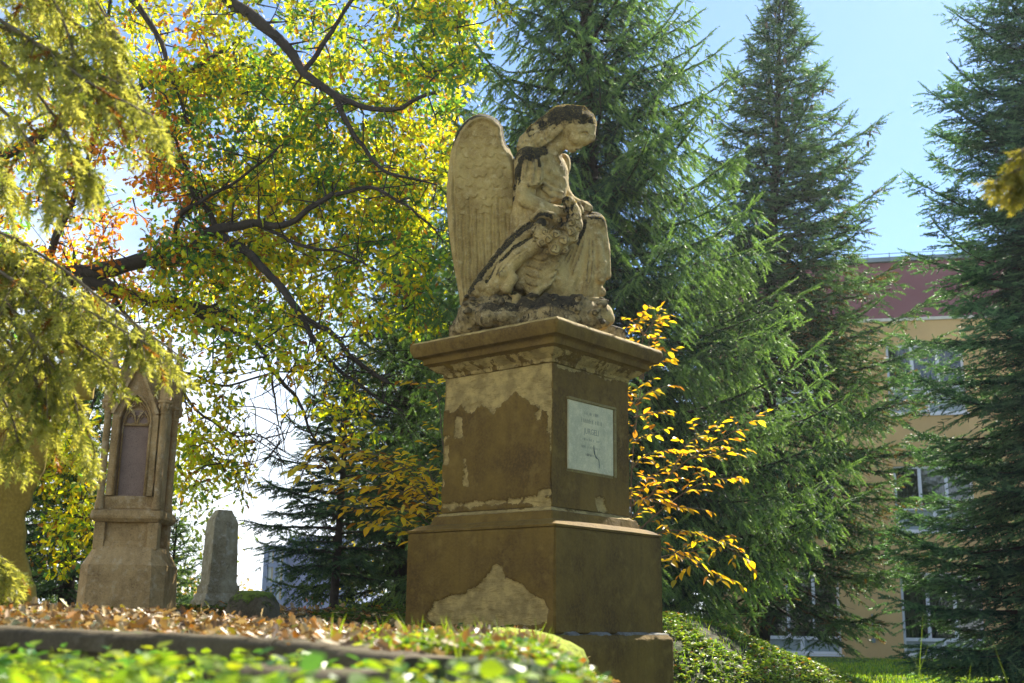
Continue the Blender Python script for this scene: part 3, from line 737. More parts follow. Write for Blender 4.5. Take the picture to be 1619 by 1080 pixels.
# kerb slabs of the old grave
def kerb(name, pxa, pya, Ya, pxb, pyb, Yb, h, t, label, seed):
    A = P(pxa, pya, Ya); B = P(pxb, pyb, Yb); L_ = np.linalg.norm((B-A)[:2]); d = (B-A)/L_; back = np.array([-d[1], d[0], 0]); back = back if back[1] > 0 else -back
    n = int(L_/.03); prof = [(0.0, -h), (0, -.06), (-.012, -.05), (-.012, -.012), (.0, 0), (.012, .003), (t-.01, .003), (t, -.008), (t, -h)]; V = []
    for i in range(n+1):
        for (o_, z_) in prof: V.append(A+d*(L_*i/n)+back*o_+np.array([0, 0, z_]))
    V = np.array(V); f = fbm(V*8, 4, seed)*.014+fbm(V*30, 3, seed)*.006; V = V+back*f[:, None]; V[:, 2] += f*.8
    m_ = len(prof); ii = np.arange(len(V)).reshape(n+1, m_); F = np.stack([ii[:-1, :-1], ii[1:, :-1], ii[1:, 1:], ii[:-1, 1:]], -1).reshape(-1, 4)
    Fs = [F, np.array([list(range(m_)), [n*m_+k for k in range(m_-1, -1, -1)]])]
    return tag(mesh(name, V, Fs, M_kerb, None, smooth=True, sharp=45), label, 'kerb slab', 'stone kerbs of the old grave')
kerb('grave_kerb', -420, 975, 4.2, 432, 1012, 2.92, .30, .14, 'long dark grave kerb under the fallen leaves, widest of the kerbs', 1)
kerb('grave_kerb', 436, 1014, 2.90, 640, 1042, 2.45, .22, .15, 'short sunlit kerb slab continuing the long dark kerb towards the boulder', 2)
kerb('grave_kerb', 330, 1052, 2.15, 560, 1068, 1.98, .20, .10, 'worn pale kerb piece lying low among the green ground plants', 3)

# ---------------------------------------------------------------- school building behind the trees
BY = 30.0; by = R(13); bdir = np.array([math.cos(by), -math.sin(by), 0]); bnrm = np.array([-math.sin(by), -math.cos(by), 0])  # outward normal to camera
B0 = P(1400, 1037, BY); B0[2] = 0
def hit_b(px, py):
    o = np.array([0, 0, CAMZ]); d = P(px, py, 1.0)-o; t = ((B0-o)@bnrm)/(d@bnrm); p = o+d*t; return float((p-B0)@bdir), float(p[2])
def TB(V):
    V = np.array(V, float); return B0+bdir*V[:, 0:1]-bnrm*V[:, 1:2]+np.array([0, 0, 1])*V[:, 2:3]   # y>0 goes into the building
M_bw = plain('render_ochre', (.66, .44, .19), .9, var=.10, scale=.8, bump=.1); M_bp = plain('render_maroon', (.26, .11, .12), .85, var=.08, scale=.7)
M_wf = plain('window_white', (.75, .77, .80), .5, var=.04); M_pan = plain('window_panel_grey', (.30, .36, .36), .5, var=.08)
M_gut = plain('gutter_metal', (.20, .26, .28), .4, var=.1); M_str = plain('render_pale', (.70, .66, .55), .9, var=.08)
M_cur = plain('curtain_grey', (.13, .13, .11), .9, var=.2, scale=3); M_dark = plain('room_dark', (.03, .03, .03), .9)
def glass():
    t = NT('window_glass'); fr_ = t.n('Fresnel', IOR=1.5); a = t.n('BsdfTransparent'); t.set(a.inputs[0], (.75, .8, .78)); g = t.n('BsdfGlossy', Roughness=.03)
    k = t.math('ADD', fr_.outputs[0], .03, True); m_ = t.n('MixShader'); t.t.links.new(k, m_.inputs[0]); t.t.links.new(a.outputs[0], m_.inputs[1]); t.t.links.new(g.outputs[0], m_.inputs[2]); return t.done(m_.outputs[0])
M_glass = glass()
BLD = empty('school_building', tuple(B0), 'ochre rendered building with maroon top storey and white framed windows behind the spruces', 'building')
xL = hit_b(1125, 1000)[0]; xR = xL+16.0; zroof = hit_b(1500, 404)[1]; zband = hit_b(1420, 508)[1]
rows = []
for (py0, py1, tr, pxr) in ((905, 1037, 1011, (1208, 1331)), (737, 841, 804, (1412, 1552)), (545, 655, 614, (1400, 1535))):
    rows.append((hit_b(1430, py1)[1], hit_b(1430, py0)[1], hit_b(1430, tr)[1]))
xw0 = hit_b(1208, 1020)[0]; ww = hit_b(1331, 1020)[0]-xw0; pitch = hit_b(1430, 1030)[0]-xw0
wxs = [xw0+pitch*k for k in range(-1, 3) if xw0+pitch*k > xL-.5 and xw0+pitch*k+ww < xR]
wxs = [x for x in wxs if x > xL]
# wall made of piers and spandrels so the window openings are real
m = MB(); xs_ = [xL]+[v for x in wxs for v in (x, x+ww)]+[xR]
for k in range(0, len(xs_)-1, 2): m.box((xs_[k], 0, -.3), (xs_[k+1], .35, zband), TB)
for k in range(1, len(xs_)-1, 2):
    zz = [-.3]+[v for (a_, b_, c_) in rows for v in (a_, b_)]+[zband]
    for q in range(0, len(zz)-1, 2): m.box((xs_[k]+.001, .003, zz[q]), (xs_[k+1]-.001, .35, zz[q+1]), TB)
m.box((xL, .36, -.3), (xL+.3, 12, zband-.01), TB); m.box((xR-.3, .36, -.3), (xR, 12, zband-.01), TB); m.box((xL+.3, 11.7, -.3), (xR-.3, 12, zband-.02), TB)
m.build('wall', M_bw, BLD)
MB().box((xL-.02, -.03, zband+.08), (xR+.02, 12.05, zroof-.12), TB).build('top_storey', M_bp, BLD)
MB().box((xL-.03, -.05, zband), (xR+.03, .3, zband+.08), TB).build('string_course', M_str, BLD)
MB().box((xL-.12, -.16, zroof-.12), (xR+.12, 12.2, zroof), TB).build('eaves', M_gut, BLD)
rl = MB()
for k in range(30): rl.tube(TB(np.array([(xL+k*.55, .0, zroof), (xL+k*.55, .0, zroof+.16)])), .012, 5)
rl.tube(TB(np.array([(xL, 0, zroof+.14), (xR, 0, zroof+.14)])), .01, 5).build('lightning_wire', M_gut, BLD)
MB().box((xL+.31, 5, -.2), (xR-.31, 5.1, zband-.05), TB).build('room_back', M_dark, BLD)
MB().box((xL+.31, .4, -.25), (xR-.31, 4.9, -.2), TB).build('room_floor', M_dark, BLD)
def window(x, z0, z1, zt_):
    f = MB(); t_ = .065; y0, y1 = .06, .14
    f.box((x, y0, z0), (x+t_, y1, z1), TB); f.box((x+ww-t_, y0, z0), (x+ww, y1, z1), TB); f.box((x+t_, y0, z1-t_), (x+ww-t_, y1, z1), TB)
    f.box((x+t_, y0, z0), (x+ww-t_, y1, z0+t_), TB); f.box((x+t_, y0-.02, zt_-.04), (x+ww-t_, y1, zt_+.04), TB)
    for q in (1, 2): f.box((x+ww*q/3-.04, y0-.01, zt_+.041), (x+ww*q/3+.04, y1, z1-t_-.001), TB)
    f.box((x+ww/2-.05, y0-.01, z0+t_+.001), (x+ww/2+.05, y1, zt_-.041), TB)
    w_ = f.build('window', M_wf, BLD)
    MB().box((x+t_, .10, zt_+.041), (x+ww-t_, .105, z1-t_), TB).build('glass', M_glass, w_)
    MB().box((x+t_, .10, z0+t_), (x+ww-t_, .12, zt_-.041), TB).build('lower_panel', M_pan, w_)
    n = 60; u = np.linspace(0, 1, n); V = []
    for z_ in (zt_, z1):
        for uu in u: V.append((x+t_+uu*(ww-2*t_), .35+.04*math.sin(uu*75)+.02*math.sin(uu*31), z_))
    mesh('curtain', TB(np.array(V)), np.array([(i, i+1, n+i+1, n+i) for i in range(n-1)]), M_cur, w_, smooth=True)
    MB().box((x-.04, -.05, z0-.05), (x+ww+.04, .06, z0-.003), TB).build('sill', M_wf, w_)
for x in wxs:
    for (a_, b_, c_) in rows: window(x, a_, b_, c_)
MB().box((xw0+ww+.75, -.02, .45), (xw0+ww+.78, .0, 1.1), TB).box((xw0+ww+.72, -.06, .40), (xw0+ww+.81, -.001, .5), TB).build('cable_outlet', M_gut, BLD)

# ---------------------------------------------------------------- modern building far off, low roofs
MY = 75.0
M_mb = plain('panel_bluegrey', (.24, .28, .42), .5, var=.05, scale=.1); M_mf = plain('frame_blue', (.16, .22, .34), .5, var=.05); M_pg = plain('glass_pale', (.40, .55, .55), .15, var=.2, scale=.2, spec=.8); M_yel = plain('blind_yellow', (.62, .50, .24), .7, var=.05)
MO = empty('modern_building', (*P(470, 975, MY)[:2], 0), 'blue grey modern block with a glazed stair tower far behind the small spruce', 'building')
def X(px): return float(P(px, 960, MY)[0])
def Z(py): return float(P(460, py, MY)[2])
MB().box((X(450), MY, -.5), (X(560), MY+14, Z(848))).build('main_block', M_mb, MO)
tw = MB(); tw.box((X(417), MY-1, -.5), (X(424), MY+6, Z(872))).box((X(433), MY-1, -.5), (X(438.5), MY+6, Z(872))).box((X(448), MY-1, -.5), (X(452), MY-.01, Z(868)))
tw.box((X(417), MY-1.05, Z(872)), (X(452), MY+6, Z(864)))
for py in (895, 925, 952): tw.box((X(424), MY-.98, Z(py)-.12), (X(448), MY-.8, Z(py)+.12))
tw.build('tower_frame', M_mf, MO)
for (a, b, mm_, nm) in ((424, 429, M_pg, 'pane'), (429.2, 433, M_yel, 'blind'), (438.5, 443.5, M_pg, 'pane'), (443.7, 448, M_yel, 'blind')):
    MB().box((X(a), MY-.7, -.5), (X(b), MY-.6, Z(873))).build(nm, mm_, MO)
HY = 95.0
def X2(px): return float(P(px, 960, HY)[0])
def Z2(py): return float(P(400, py, HY)[2])
HO = empty('low_house', (X2(398), HY, 0), 'tiny distant house with pink roof and dark chimney stack on the skyline', 'house')
MB().box((X2(376), HY, -.5), (X2(414), HY+8, Z2(950))).build('wall', M_str, HO)
rf_ = MB().prism([(X2(374), Z2(950)), (X2(416), Z2(950)), (X2(395), Z2(944))], HY-.3, HY+8.3).build('roof', plain('roof_pink', (.55, .2, .2), .8), HO)
ch_ = MB(); ch_.box((X2(381), HY+2, Z2(950)), (X2(401), HY+4, Z2(938)))
for k in range(4): ch_.box((X2(382+5*k), HY+2, Z2(938)), (X2(384.5+5*k), HY+3, Z2(935)))
ch_.build('chimney', M_dark, HO)
# ---------------------------------------------------------------- the angel: a distance field meshed by surface nets
AY = 8.86; AS = .0049
def to_world(V): return P(V[:, 0], V[:, 1], AY+V[:, 2]*AS)
def moss_attr(V, spots, lines=()):
    m = np.full(len(V), -.12); W = V*np.array([1, 1, .45])
    for (x, y, d, r, a) in spots:
        m = np.maximum(m, -.12+1.1*a*np.exp(-((V[:, 0]-x)**2+(V[:, 1]-y)**2+((V[:, 2]-d)*.45)**2)/(r*r*1.9)))
    for (pts, r) in lines:
        for a, b in zip(pts[:-1], pts[1:]):
            a = np.array(a, float)*np.array([1, 1, .45]); b = np.array(b, float)*np.array([1, 1, .45]); ab = b-a
            t = np.clip(((W-a)@ab)/(ab@ab+1e-9), 0, 1); d2 = ((W-a-t[:, None]*ab)**2).sum(1); m = np.maximum(m, -.12+1.05*np.exp(-d2/(r*r*1.7)))
    return m
ANG = empty('angel_statue', (*P(850, 500, AY)[:2], zSl), 'mossy sandstone kneeling angel with tall folded wings bowing her head over a garland of roses', 'statue')

F1 = SDF((708, 160, -75), (985, 512, 85), 1.45)
c = F1.cap; e = F1.ell
# torso, belly, hips
e((862, 268, 6), (27, 34, 33), -12, 8); e((877, 276, 14), (22, 34, 26), -6, 8); e((872, 300, 8), (24, 30, 26), 0, 8); e((852, 246, 4), (26, 16, 42), 14, 8); e((872, 270, -6), (13, 12, 12), 0, 5); e((878, 268, 22), (13, 12, 12), 0, 5)
e((853, 305, 5), (25, 28, 27), 0, 8); e((845, 350, 6), (38, 42, 38), 0, 8); e((820, 290, 8), (18, 50, 28), 6, 8)
# neck and head
c([(862, 246, 2, 17), (878, 230, 0, 14), (893, 212, -1, 15)], 6); c([(868, 236, -12, 3.5), (880, 246, -14, 3), (886, 256, -12, 2)], 4)
e((904, 198, -1), (35, 28, 25), 10, 4); e((915, 206, -3), (27.5, 27, 21), -32, 4)      # skull and face mass
c([(902, 232, -4, 8), (897, 226, -4, 10)], 5)                                        # chin and jaw
e((905, 236, -5), (6.5, 5.5, 6), 0, 3)
c([(931, 208, -9, 5), (938, 216, -10, 3.6), (937, 221, -11, 3.2), (931, 222, -10, 3.4)], 2.5)                  # nose ridge
c([(936, 200, -6, 5.5), (924, 203, -15, 5), (915, 206, -20, 4.5)], 4)                # brow
c([(927, 211, -19, 2.6), (919, 212.5, -23, 2.4)], 2.5, 's')                        # eye socket
e((922, 213.5, -19), (5.2, 2.8, 3.2), -8, 1.2); c([(928, 215.5, -17, 1.0), (921, 217, -21, 1.2), (915, 216.5, -22, .9)], .8)
c([(929, 217, -14, 2.0), (925, 221, -13, 2)], 1.5, 's')
e((910, 220, -14), (8.5, 7.5, 8), 0, 5)                                              # cheek
c([(924, 226, -7, 3.4), (919, 229, -9, 2.8), (913, 230, -12, 1.5)], 1.6); c([(922, 228.5, -13, 1.1), (914, 232, -15, .9)], .8, 's'); c([(917, 233, -7, 3.2), (911, 235, -10, 2.4)], 1.8)
# shoulders, sleeves, near arm
e((836, 258, -30), (23, 27, 18), -8, 6); e((842, 282, -38), (17, 17, 14), -15, 4); e((826, 268, -32), (13, 28, 14), 6, 4); e((850, 272, -40), (9, 15, 8), -20, 3)
c([(833, 278, -36, 13), (826, 305, -42, 12), (830, 316, -43, 12.5)], 4)
c([(829, 314, -43, 12), (850, 325, -41, 12), (872, 333, -36, 10), (893, 334, -30, 8), (902, 331, -26, 7)], 3)
c([(822, 288, -48, 3), (836, 292, -52, 3.4), (850, 290, -50, 3), (856, 284, -44, 2.6)], 2)       # sleeve hem
for (a, b) in (((832, 248, -50), (827, 284, -50)), ((843, 246, -50), (841, 288, -54)), ((852, 252, -46), (853, 284, -50)), ((823, 256, -42), (817, 290, -42))): c([(*a, 2.5), ((a[0]+b[0])/2+1.5, (a[1]+b[1])/2, a[2]-1, 3.6), (*b, 2.2)], 3)
for (a, b) in (((837, 250, -53), (834, 282, -54)), ((848, 252, -51), (847, 284, -54))): c([(*a, 1.2), (*b, 1.6)], 1.5, 's')
# near hand, fingers closing on the garland
c([(900, 331, -26, 6.2), (910, 328, -24, 6.0)], 3)
for q, (dx, dy, dd) in enumerate([(0, 0, 0), (3, 3.2, -2), (4, 6.6, -3), (3, 10, -3)]): c([(908, 324+dy*.6, -26+dd, 2.5), (916+dx*.6, 324+dy, -28+dd, 2.3), (921+dx*.3, 329+dy, -24+dd, 1.9)], .8)
c([(903, 326, -30, 2.8), (911, 321, -31, 2.3), (917, 321.5, -28, 1.9)], 1)
# far arm and hand on the knee
c([(874, 252, 34, 14), (886, 270, 42, 12), (888, 298, 42, 11), (900, 316, 32, 9), (917, 324, 14, 7.5), (926, 325, 4, 7)], 4)
e((889, 264, 36), (13, 22, 14), 12, 3)
for q in range(4): c([(920+q*3.2, 319+q*1.2, -1-q*.5, 2.8), (925+q*3.4, 323+q*1.6, -8, 2.5), (924+q*3.4, 331+q*1.2, -11, 2)], .8)
c([(918, 322, -4, 2.9), (914, 329, -9, 2.4)], .8)
# bodice folds
for (q0_, q1_, q2_) in (((846, 250, -26), (858, 278, -25), (884, 296, -14)), ((852, 246, -22), (868, 270, -24), (892, 284, -6)), ((856, 286, -25), (870, 300, -24), (890, 306, -12)), ((858, 298, -24), (872, 310, -23), (889, 314, -12))): c([(*q0_, 2.2), (*q1_, 3.6), (*q2_, 2.0)], 4.5)
c([(853, 250, -22, 2), (868, 256, -22, 2.5), (880, 252, -8, 2.2), (888, 246, 8, 2)], 2)
c([(852, 312, -20, 3), (868, 318, -22, 3.4), (885, 312, -12, 3)], 3)
# back robe: hanging folds between the wing and the arm
for (x0, x1, dd, r_) in ((806, 800, -6, 9), (816, 812, -18, 8), (826, 828, -26, 8), (837, 846, -30, 8), (812, 818, 10, 14)):
    c([(x0+6, 262, dd, r_*.7), (x0+2, 300, dd-3, r_), (x0, 340, dd-5, r_*1.05), (x1, 395, dd-8, r_*1.15), (x1-6, 450, dd-8, r_*1.2)], 2.5)
# far leg: thigh, shin, the drapery that fans from the knee
c([(850, 365, 14, 30), (905, 352, 14, 22), (938, 352, 10, 17)], 8)
c([(943, 352, 8, 14), (948, 390, 10, 15), (949, 432, 10, 13), (943, 455, 8, 8), (941, 474, 6, 8)], 5)
c([(928, 352, -4, 12), (946, 352, -2, 12)], 3)
fan = [((940, 350), (953, 360), (957, 395), (959, 435), 3, 6.5), ((934, 349), (945, 375), (950, 415), (950, 440), -10, 7.5), ((930, 350), (933, 385), (932, 425), (926, 462), -14, 8.5), ((924, 352), (918, 388), (908, 430), (896, 466), -18, 8.5),
       ((918, 356), (902, 390), (888, 425), (868, 458), -20, 8), ((928, 350), (926, 392), (917, 430), (908, 468), -10, 10), ((914, 362), (896, 395), (872, 425), (850, 448), -16, 8), ((922, 352), (908, 400), (892, 440), (880, 466), -8, 14), ((938, 352), (940, 400), (938, 440), (930, 462), -2, 13)]
for (a, b, g, h, dd, r_) in fan: c([(*a, dd+6, r_*.75), (*b, dd, r_*.95), (*g, dd-3, r_*1.1), (*h, dd-6, r_*1.15)], 3.2)
c([(925, 364, -24, 1.5), (914, 400, -27, 2.4), (899, 440, -30, 2.6), (888, 462, -32, 2)], 2, 's'); c([(935, 372, -20, 1), (934, 410, -24, 2), (930, 445, -26, 2)], 2, 's')
c([(943, 455, 2, 8), (950, 462, -2, 7), (938, 468, -4, 8), (924, 466, -8, 7)], 3)
c([(905, 395, -26, 1.6), (884, 430, -30, 2.4), (864, 452, -30, 2)], 2, 's')
# near leg and the folds of the skirt
e((852, 420, -2), (48, 44, 40), 0, 8); c([(838, 372, -18, 26), (862, 420, -26, 26), (884, 446, -18, 22)], 6); c([(884, 450, -14, 20), (840, 462, 4, 18), (790, 468, 10, 14)], 6)
for k in range(5):
    y = 404+k*12.5; c([(904-k*6, y-22, -36, 1.5), (884-k*4, y-4, -47, 3.8), (858-k*3, y+6+k, -50, 4.8), (834, y-1+k*2, -44, 3.6), (820, y-14, -38, 2)], 7)
    c([(904-k*6, y-15, -37, .8), (884-k*4, y+3, -51, 1.0), (858-k*3, y+13+k, -54, 1.3), (836, y+6+k*2, -48, .9), (824, y-6, -40, .4)], 4, 's')
# thrown drape running down behind the garland to the rocks
c([(868, 374, -52, 11), (846, 388, -54, 13.5), (820, 402, -54, 15), (798, 424, -50, 16), (786, 446, -48, 14), (778, 460, -46, 10)], 2.5)
c([(862, 352, -46, 8), (836, 366, -48, 9), (812, 386, -46, 9.5), (788, 412, -42, 10), (764, 440, -36, 10), (746, 464, -32, 8)], 2.2)
c([(850, 344, -38, 7), (826, 362, -40, 8), (804, 386, -38, 8), (780, 414, -34, 8)], 2.2)
c([(800, 418, -58, 5), (812, 440, -60, 7), (800, 456, -58, 9)], 3); c([(792, 432, -60, 9)]*2, 4); c([(760, 452, -44, 11), (776, 456, -48, 9)], 4); c([(752, 462, -40, 9), (770, 468, -44, 8)], 3)
c([(806, 405, -68, 1.2), (792, 424, -66, 1.8), (784, 444, -63, 1.4)], 1.4, 's'); c([(856, 364, -58, 1.4), (828, 380, -60, 2), (800, 402, -58, 2.2), (776, 430, -52, 2)], 1.5, 's')
c([(836, 392, -68, 1), (812, 408, -69, 1.6), (796, 428, -66, 1.4)], 1.5, 's')
# curls of cloth by the rocks
c([(806, 462, -52, 5), (818, 470, -54, 6), (812, 482, -52, 6), (800, 480, -52, 5)], 2)
# arm loop of cloth over the lap
c([(842, 346, -50, 6), (856, 338, -54, 7), (874, 342, -54, 6.5), (884, 352, -50, 6)], 2)
F1.noise(.9, .09, 3); F1.noise(.45, .33, 6)
V, Fq = F1.nets()
msp = [(838, 244, -35, 15, 1.0), (856, 240, -30, 11, .8), (815, 240, -20, 15, .9), (797, 200, 0, 8, .5), (800, 470, -50, 6, .7)]
mln = [([(936, 340, -8), (946, 341, -4), (953, 348, 4)], 7.5), ([(925, 352, -16), (922, 362, -24), (914, 384, -30)], 4.5), ([(826, 250, -44), (817, 272, -44), (812, 300, -36)], 5.5), ([(822, 262, -46), (820, 290, -50)], 3.5), ([(852, 244, -44), (853, 262, -50)], 3.5),
       ([(880, 352, -50), (868, 342, -58), (856, 340, -58), (845, 347, -54), (838, 356, -52)], 5), ([(858, 345, -52), (836, 356, -50), (812, 376, -48), (788, 402, -44), (764, 432, -40), (748, 456, -38), (740, 474, -36)], 5.5),
       ([(862, 360, -58), (838, 374, -58), (814, 392, -58), (792, 414, -54), (774, 440, -48), (758, 462, -44)], 3.6), ([(738, 476, -36), (756, 480, -46), (780, 474, -54), (800, 468, -56), (812, 464, -54)], 4.5), ([(900, 342, -34), (892, 352, -50), (874, 352, -52)], 5), ([(806, 330, -20), (812, 312, -30)], 3)]
FUZZ = []
def fuzz(V, Fq, mo, thr=.5, step=1, dens=.5):
    """short moss blades standing on the mossy places"""
    a = V[Fq[:, 0]]; n = np.cross(V[Fq[:, 1]]-a, V[Fq[:, 3]]-a); n /= np.linalg.norm(n, axis=1)[:, None]+1e-9
    m = mo[Fq[:, 0]]; up = np.abs(n[:, 1]); k = (m > thr) & (rng.random(len(m)) < dens); p = V[Fq[:, 0]][k]
    # outward sign: compare with the direction away from the local centre of the quad's neighbours is overkill; grow mainly up
    d = n[k]+rng.normal(size=(k.sum(), 3))*.35; FUZZ.append((to_world(p), to_world(p+d*rng.uniform(1.5, 4.6, (k.sum(), 1)))))
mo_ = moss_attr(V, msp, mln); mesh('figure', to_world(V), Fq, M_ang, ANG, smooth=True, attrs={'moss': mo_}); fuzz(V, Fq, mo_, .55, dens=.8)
# ---- hair as its own mesh
F2 = SDF((806, 158, -50), (954, 244, 45), 1.1); c = F2.cap; e = F2.ell
e((905, 192, 1), (38.5, 25.5, 27.5), 10, 4); c([(888, 190, 2, 23), (868, 202, 0, 20), (850, 213, -3, 17), (834, 226, -6, 14), (826, 236, -8, 9)], 6)
e((926, 214, -24), (26, 16.5, 15), -14, 3, 's'); e((908, 232, -10), (30, 17, 40), -20, 3, 's'); e((942, 216, -6), (10, 13, 22), 0, 2, 's')
for k in range(10):
    a = k/9.0; c([(938-8*a, 182+5*a, -4-16*a, 1.6), (922-8*a, 170+24*a, -8-16*math.sin(a*2.4), 2.4), (898-8*a, 168+32*a, -12-14*math.sin(a*2.2), 2.8), (872-4*a, 180+34*a, -12-10*a, 3.2), (850, 196+26*a, -16, 3.6), (830, 212+18*a, -18, 3.0)], 1.8)
for k in range(13):
    x = 876-k*4.2; y = 200+k*2.5+(k % 3)*6; r_ = 4.8; c([(x+4, y, -20, r_*.6), (x, y-4, -23, r_*.75), (x-5, y+1, -23, r_*.8), (x-2, y+6, -21, r_*.6)], 1.2)
c([(886, 206, -24, 4), (877, 213, -22, 5), (866, 222, -18, 4.5), (850, 232, -18, 4)], 2)
F2.noise(.8, .16, 8)
V, Fq = F2.nets(); hm = moss_attr(V, [(925, 180, -10, 22, 1.0), (900, 178, -10, 24, 1.0), (880, 186, -15, 18, .9), (942, 185, 0, 14, .9), (856, 198, -15, 14, .8), (838, 208, -15, 14, .8), (872, 200, -20, 10, .5)])
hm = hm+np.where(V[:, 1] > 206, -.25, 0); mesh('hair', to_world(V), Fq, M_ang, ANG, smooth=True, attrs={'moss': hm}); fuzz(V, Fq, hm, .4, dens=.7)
# ---- garland of roses
F3 = SDF((828, 308, -95), (935, 412, -10), 1.0); c = F3.cap
core = [(900, 318, -34, 9), (908, 336, -40, 10), (910, 356, -48, 11), (900, 374, -56, 12), (884, 384, -62, 12), (866, 380, -62, 11), (852, 366, -60, 10), (856, 352, -56, 8)]
F3.cap(core, 4); F3.cap([(868, 396, -62, 5), (862, 408, -60, 4)], 3)
roses = [(897, 318, -44, 8), (906, 330, -48, 7.5), (911, 343, -54, 7.5), (903, 351, -60, 7.5), (913, 360, -56, 7.5), (903, 367, -66, 8), (908, 378, -60, 6.5), (893, 358, -66, 6.5), (891, 379, -72, 8.5), (877, 394, -70, 9.5), (892, 396, -64, 7), (868, 377, -72, 7.5), (879, 370, -72, 7), (856, 384, -68, 7.5), (862, 366, -70, 6), (849, 371, -64, 6.5), (864, 398, -64, 6), (850, 356, -62, 6), (884, 348, -60, 5.5)]
for q, (x, y, d, r_) in enumerate(roses):
    w = F3._win((x-r_-5, y-r_-5, d-r_-5), (x+r_+5, y+r_+5, d+r_+5)); X, Y, Z = F3._p(w); X = X-x; Y = Y-y; Z = Z-d
    ax = np.array([.25*math.sin(q*2.1), .25*math.cos(q*1.7), -1.0]); ax /= np.linalg.norm(ax)
    rr = np.sqrt(X*X+Y*Y+Z*Z)+1e-6; ca = (X*ax[0]+Y*ax[1]+Z*ax[2])/rr; th = np.arccos(np.clip(ca, -1, 1)); ph = np.arctan2(Y, X)
    pet = np.sin(th*7.5+ph*1.0+np.sin(ph*3+q)*.8)
    F3._join(w, rr-r_*(1+.11*pet-.25*np.exp(-(th/.28)**2)), .8, 'u')
for q in range(26):
    k = rng.random()*(len(core)-1); i = int(k); a = np.array(core[i][:3])*(1-k+i)+np.array(core[i+1][:3])*(k-i); a = a+rng.normal(size=3)*np.array([8, 7, 3])+np.array([0, 0, -8]); v = rng.normal(size=3)*np.array([5, 5, 2])
    F3.cap([(*(a-v*.6), .8), (*a, 2.6), (*(a+v), .8)], 1)
F3.noise(.6, .2, 5)
V, Fq = F3.nets()
mesh('rose_garland', to_world(V), Fq, M_ang, ANG, smooth=True, attrs={'moss': moss_attr(V, [], [([(896, 310, -44), (892, 320, -44), (897, 334, -50), (893, 348, -60), (882, 356, -66), (868, 354, -68), (852, 348, -64)], 6.5), ([(905, 322, -50), (903, 340, -58)], 3)])}); fuzz(V, Fq, moss_attr(V, [(897, 314, -44, 12, 1.2), (890, 325, -40, 9, .9)]), .5, dens=.3)
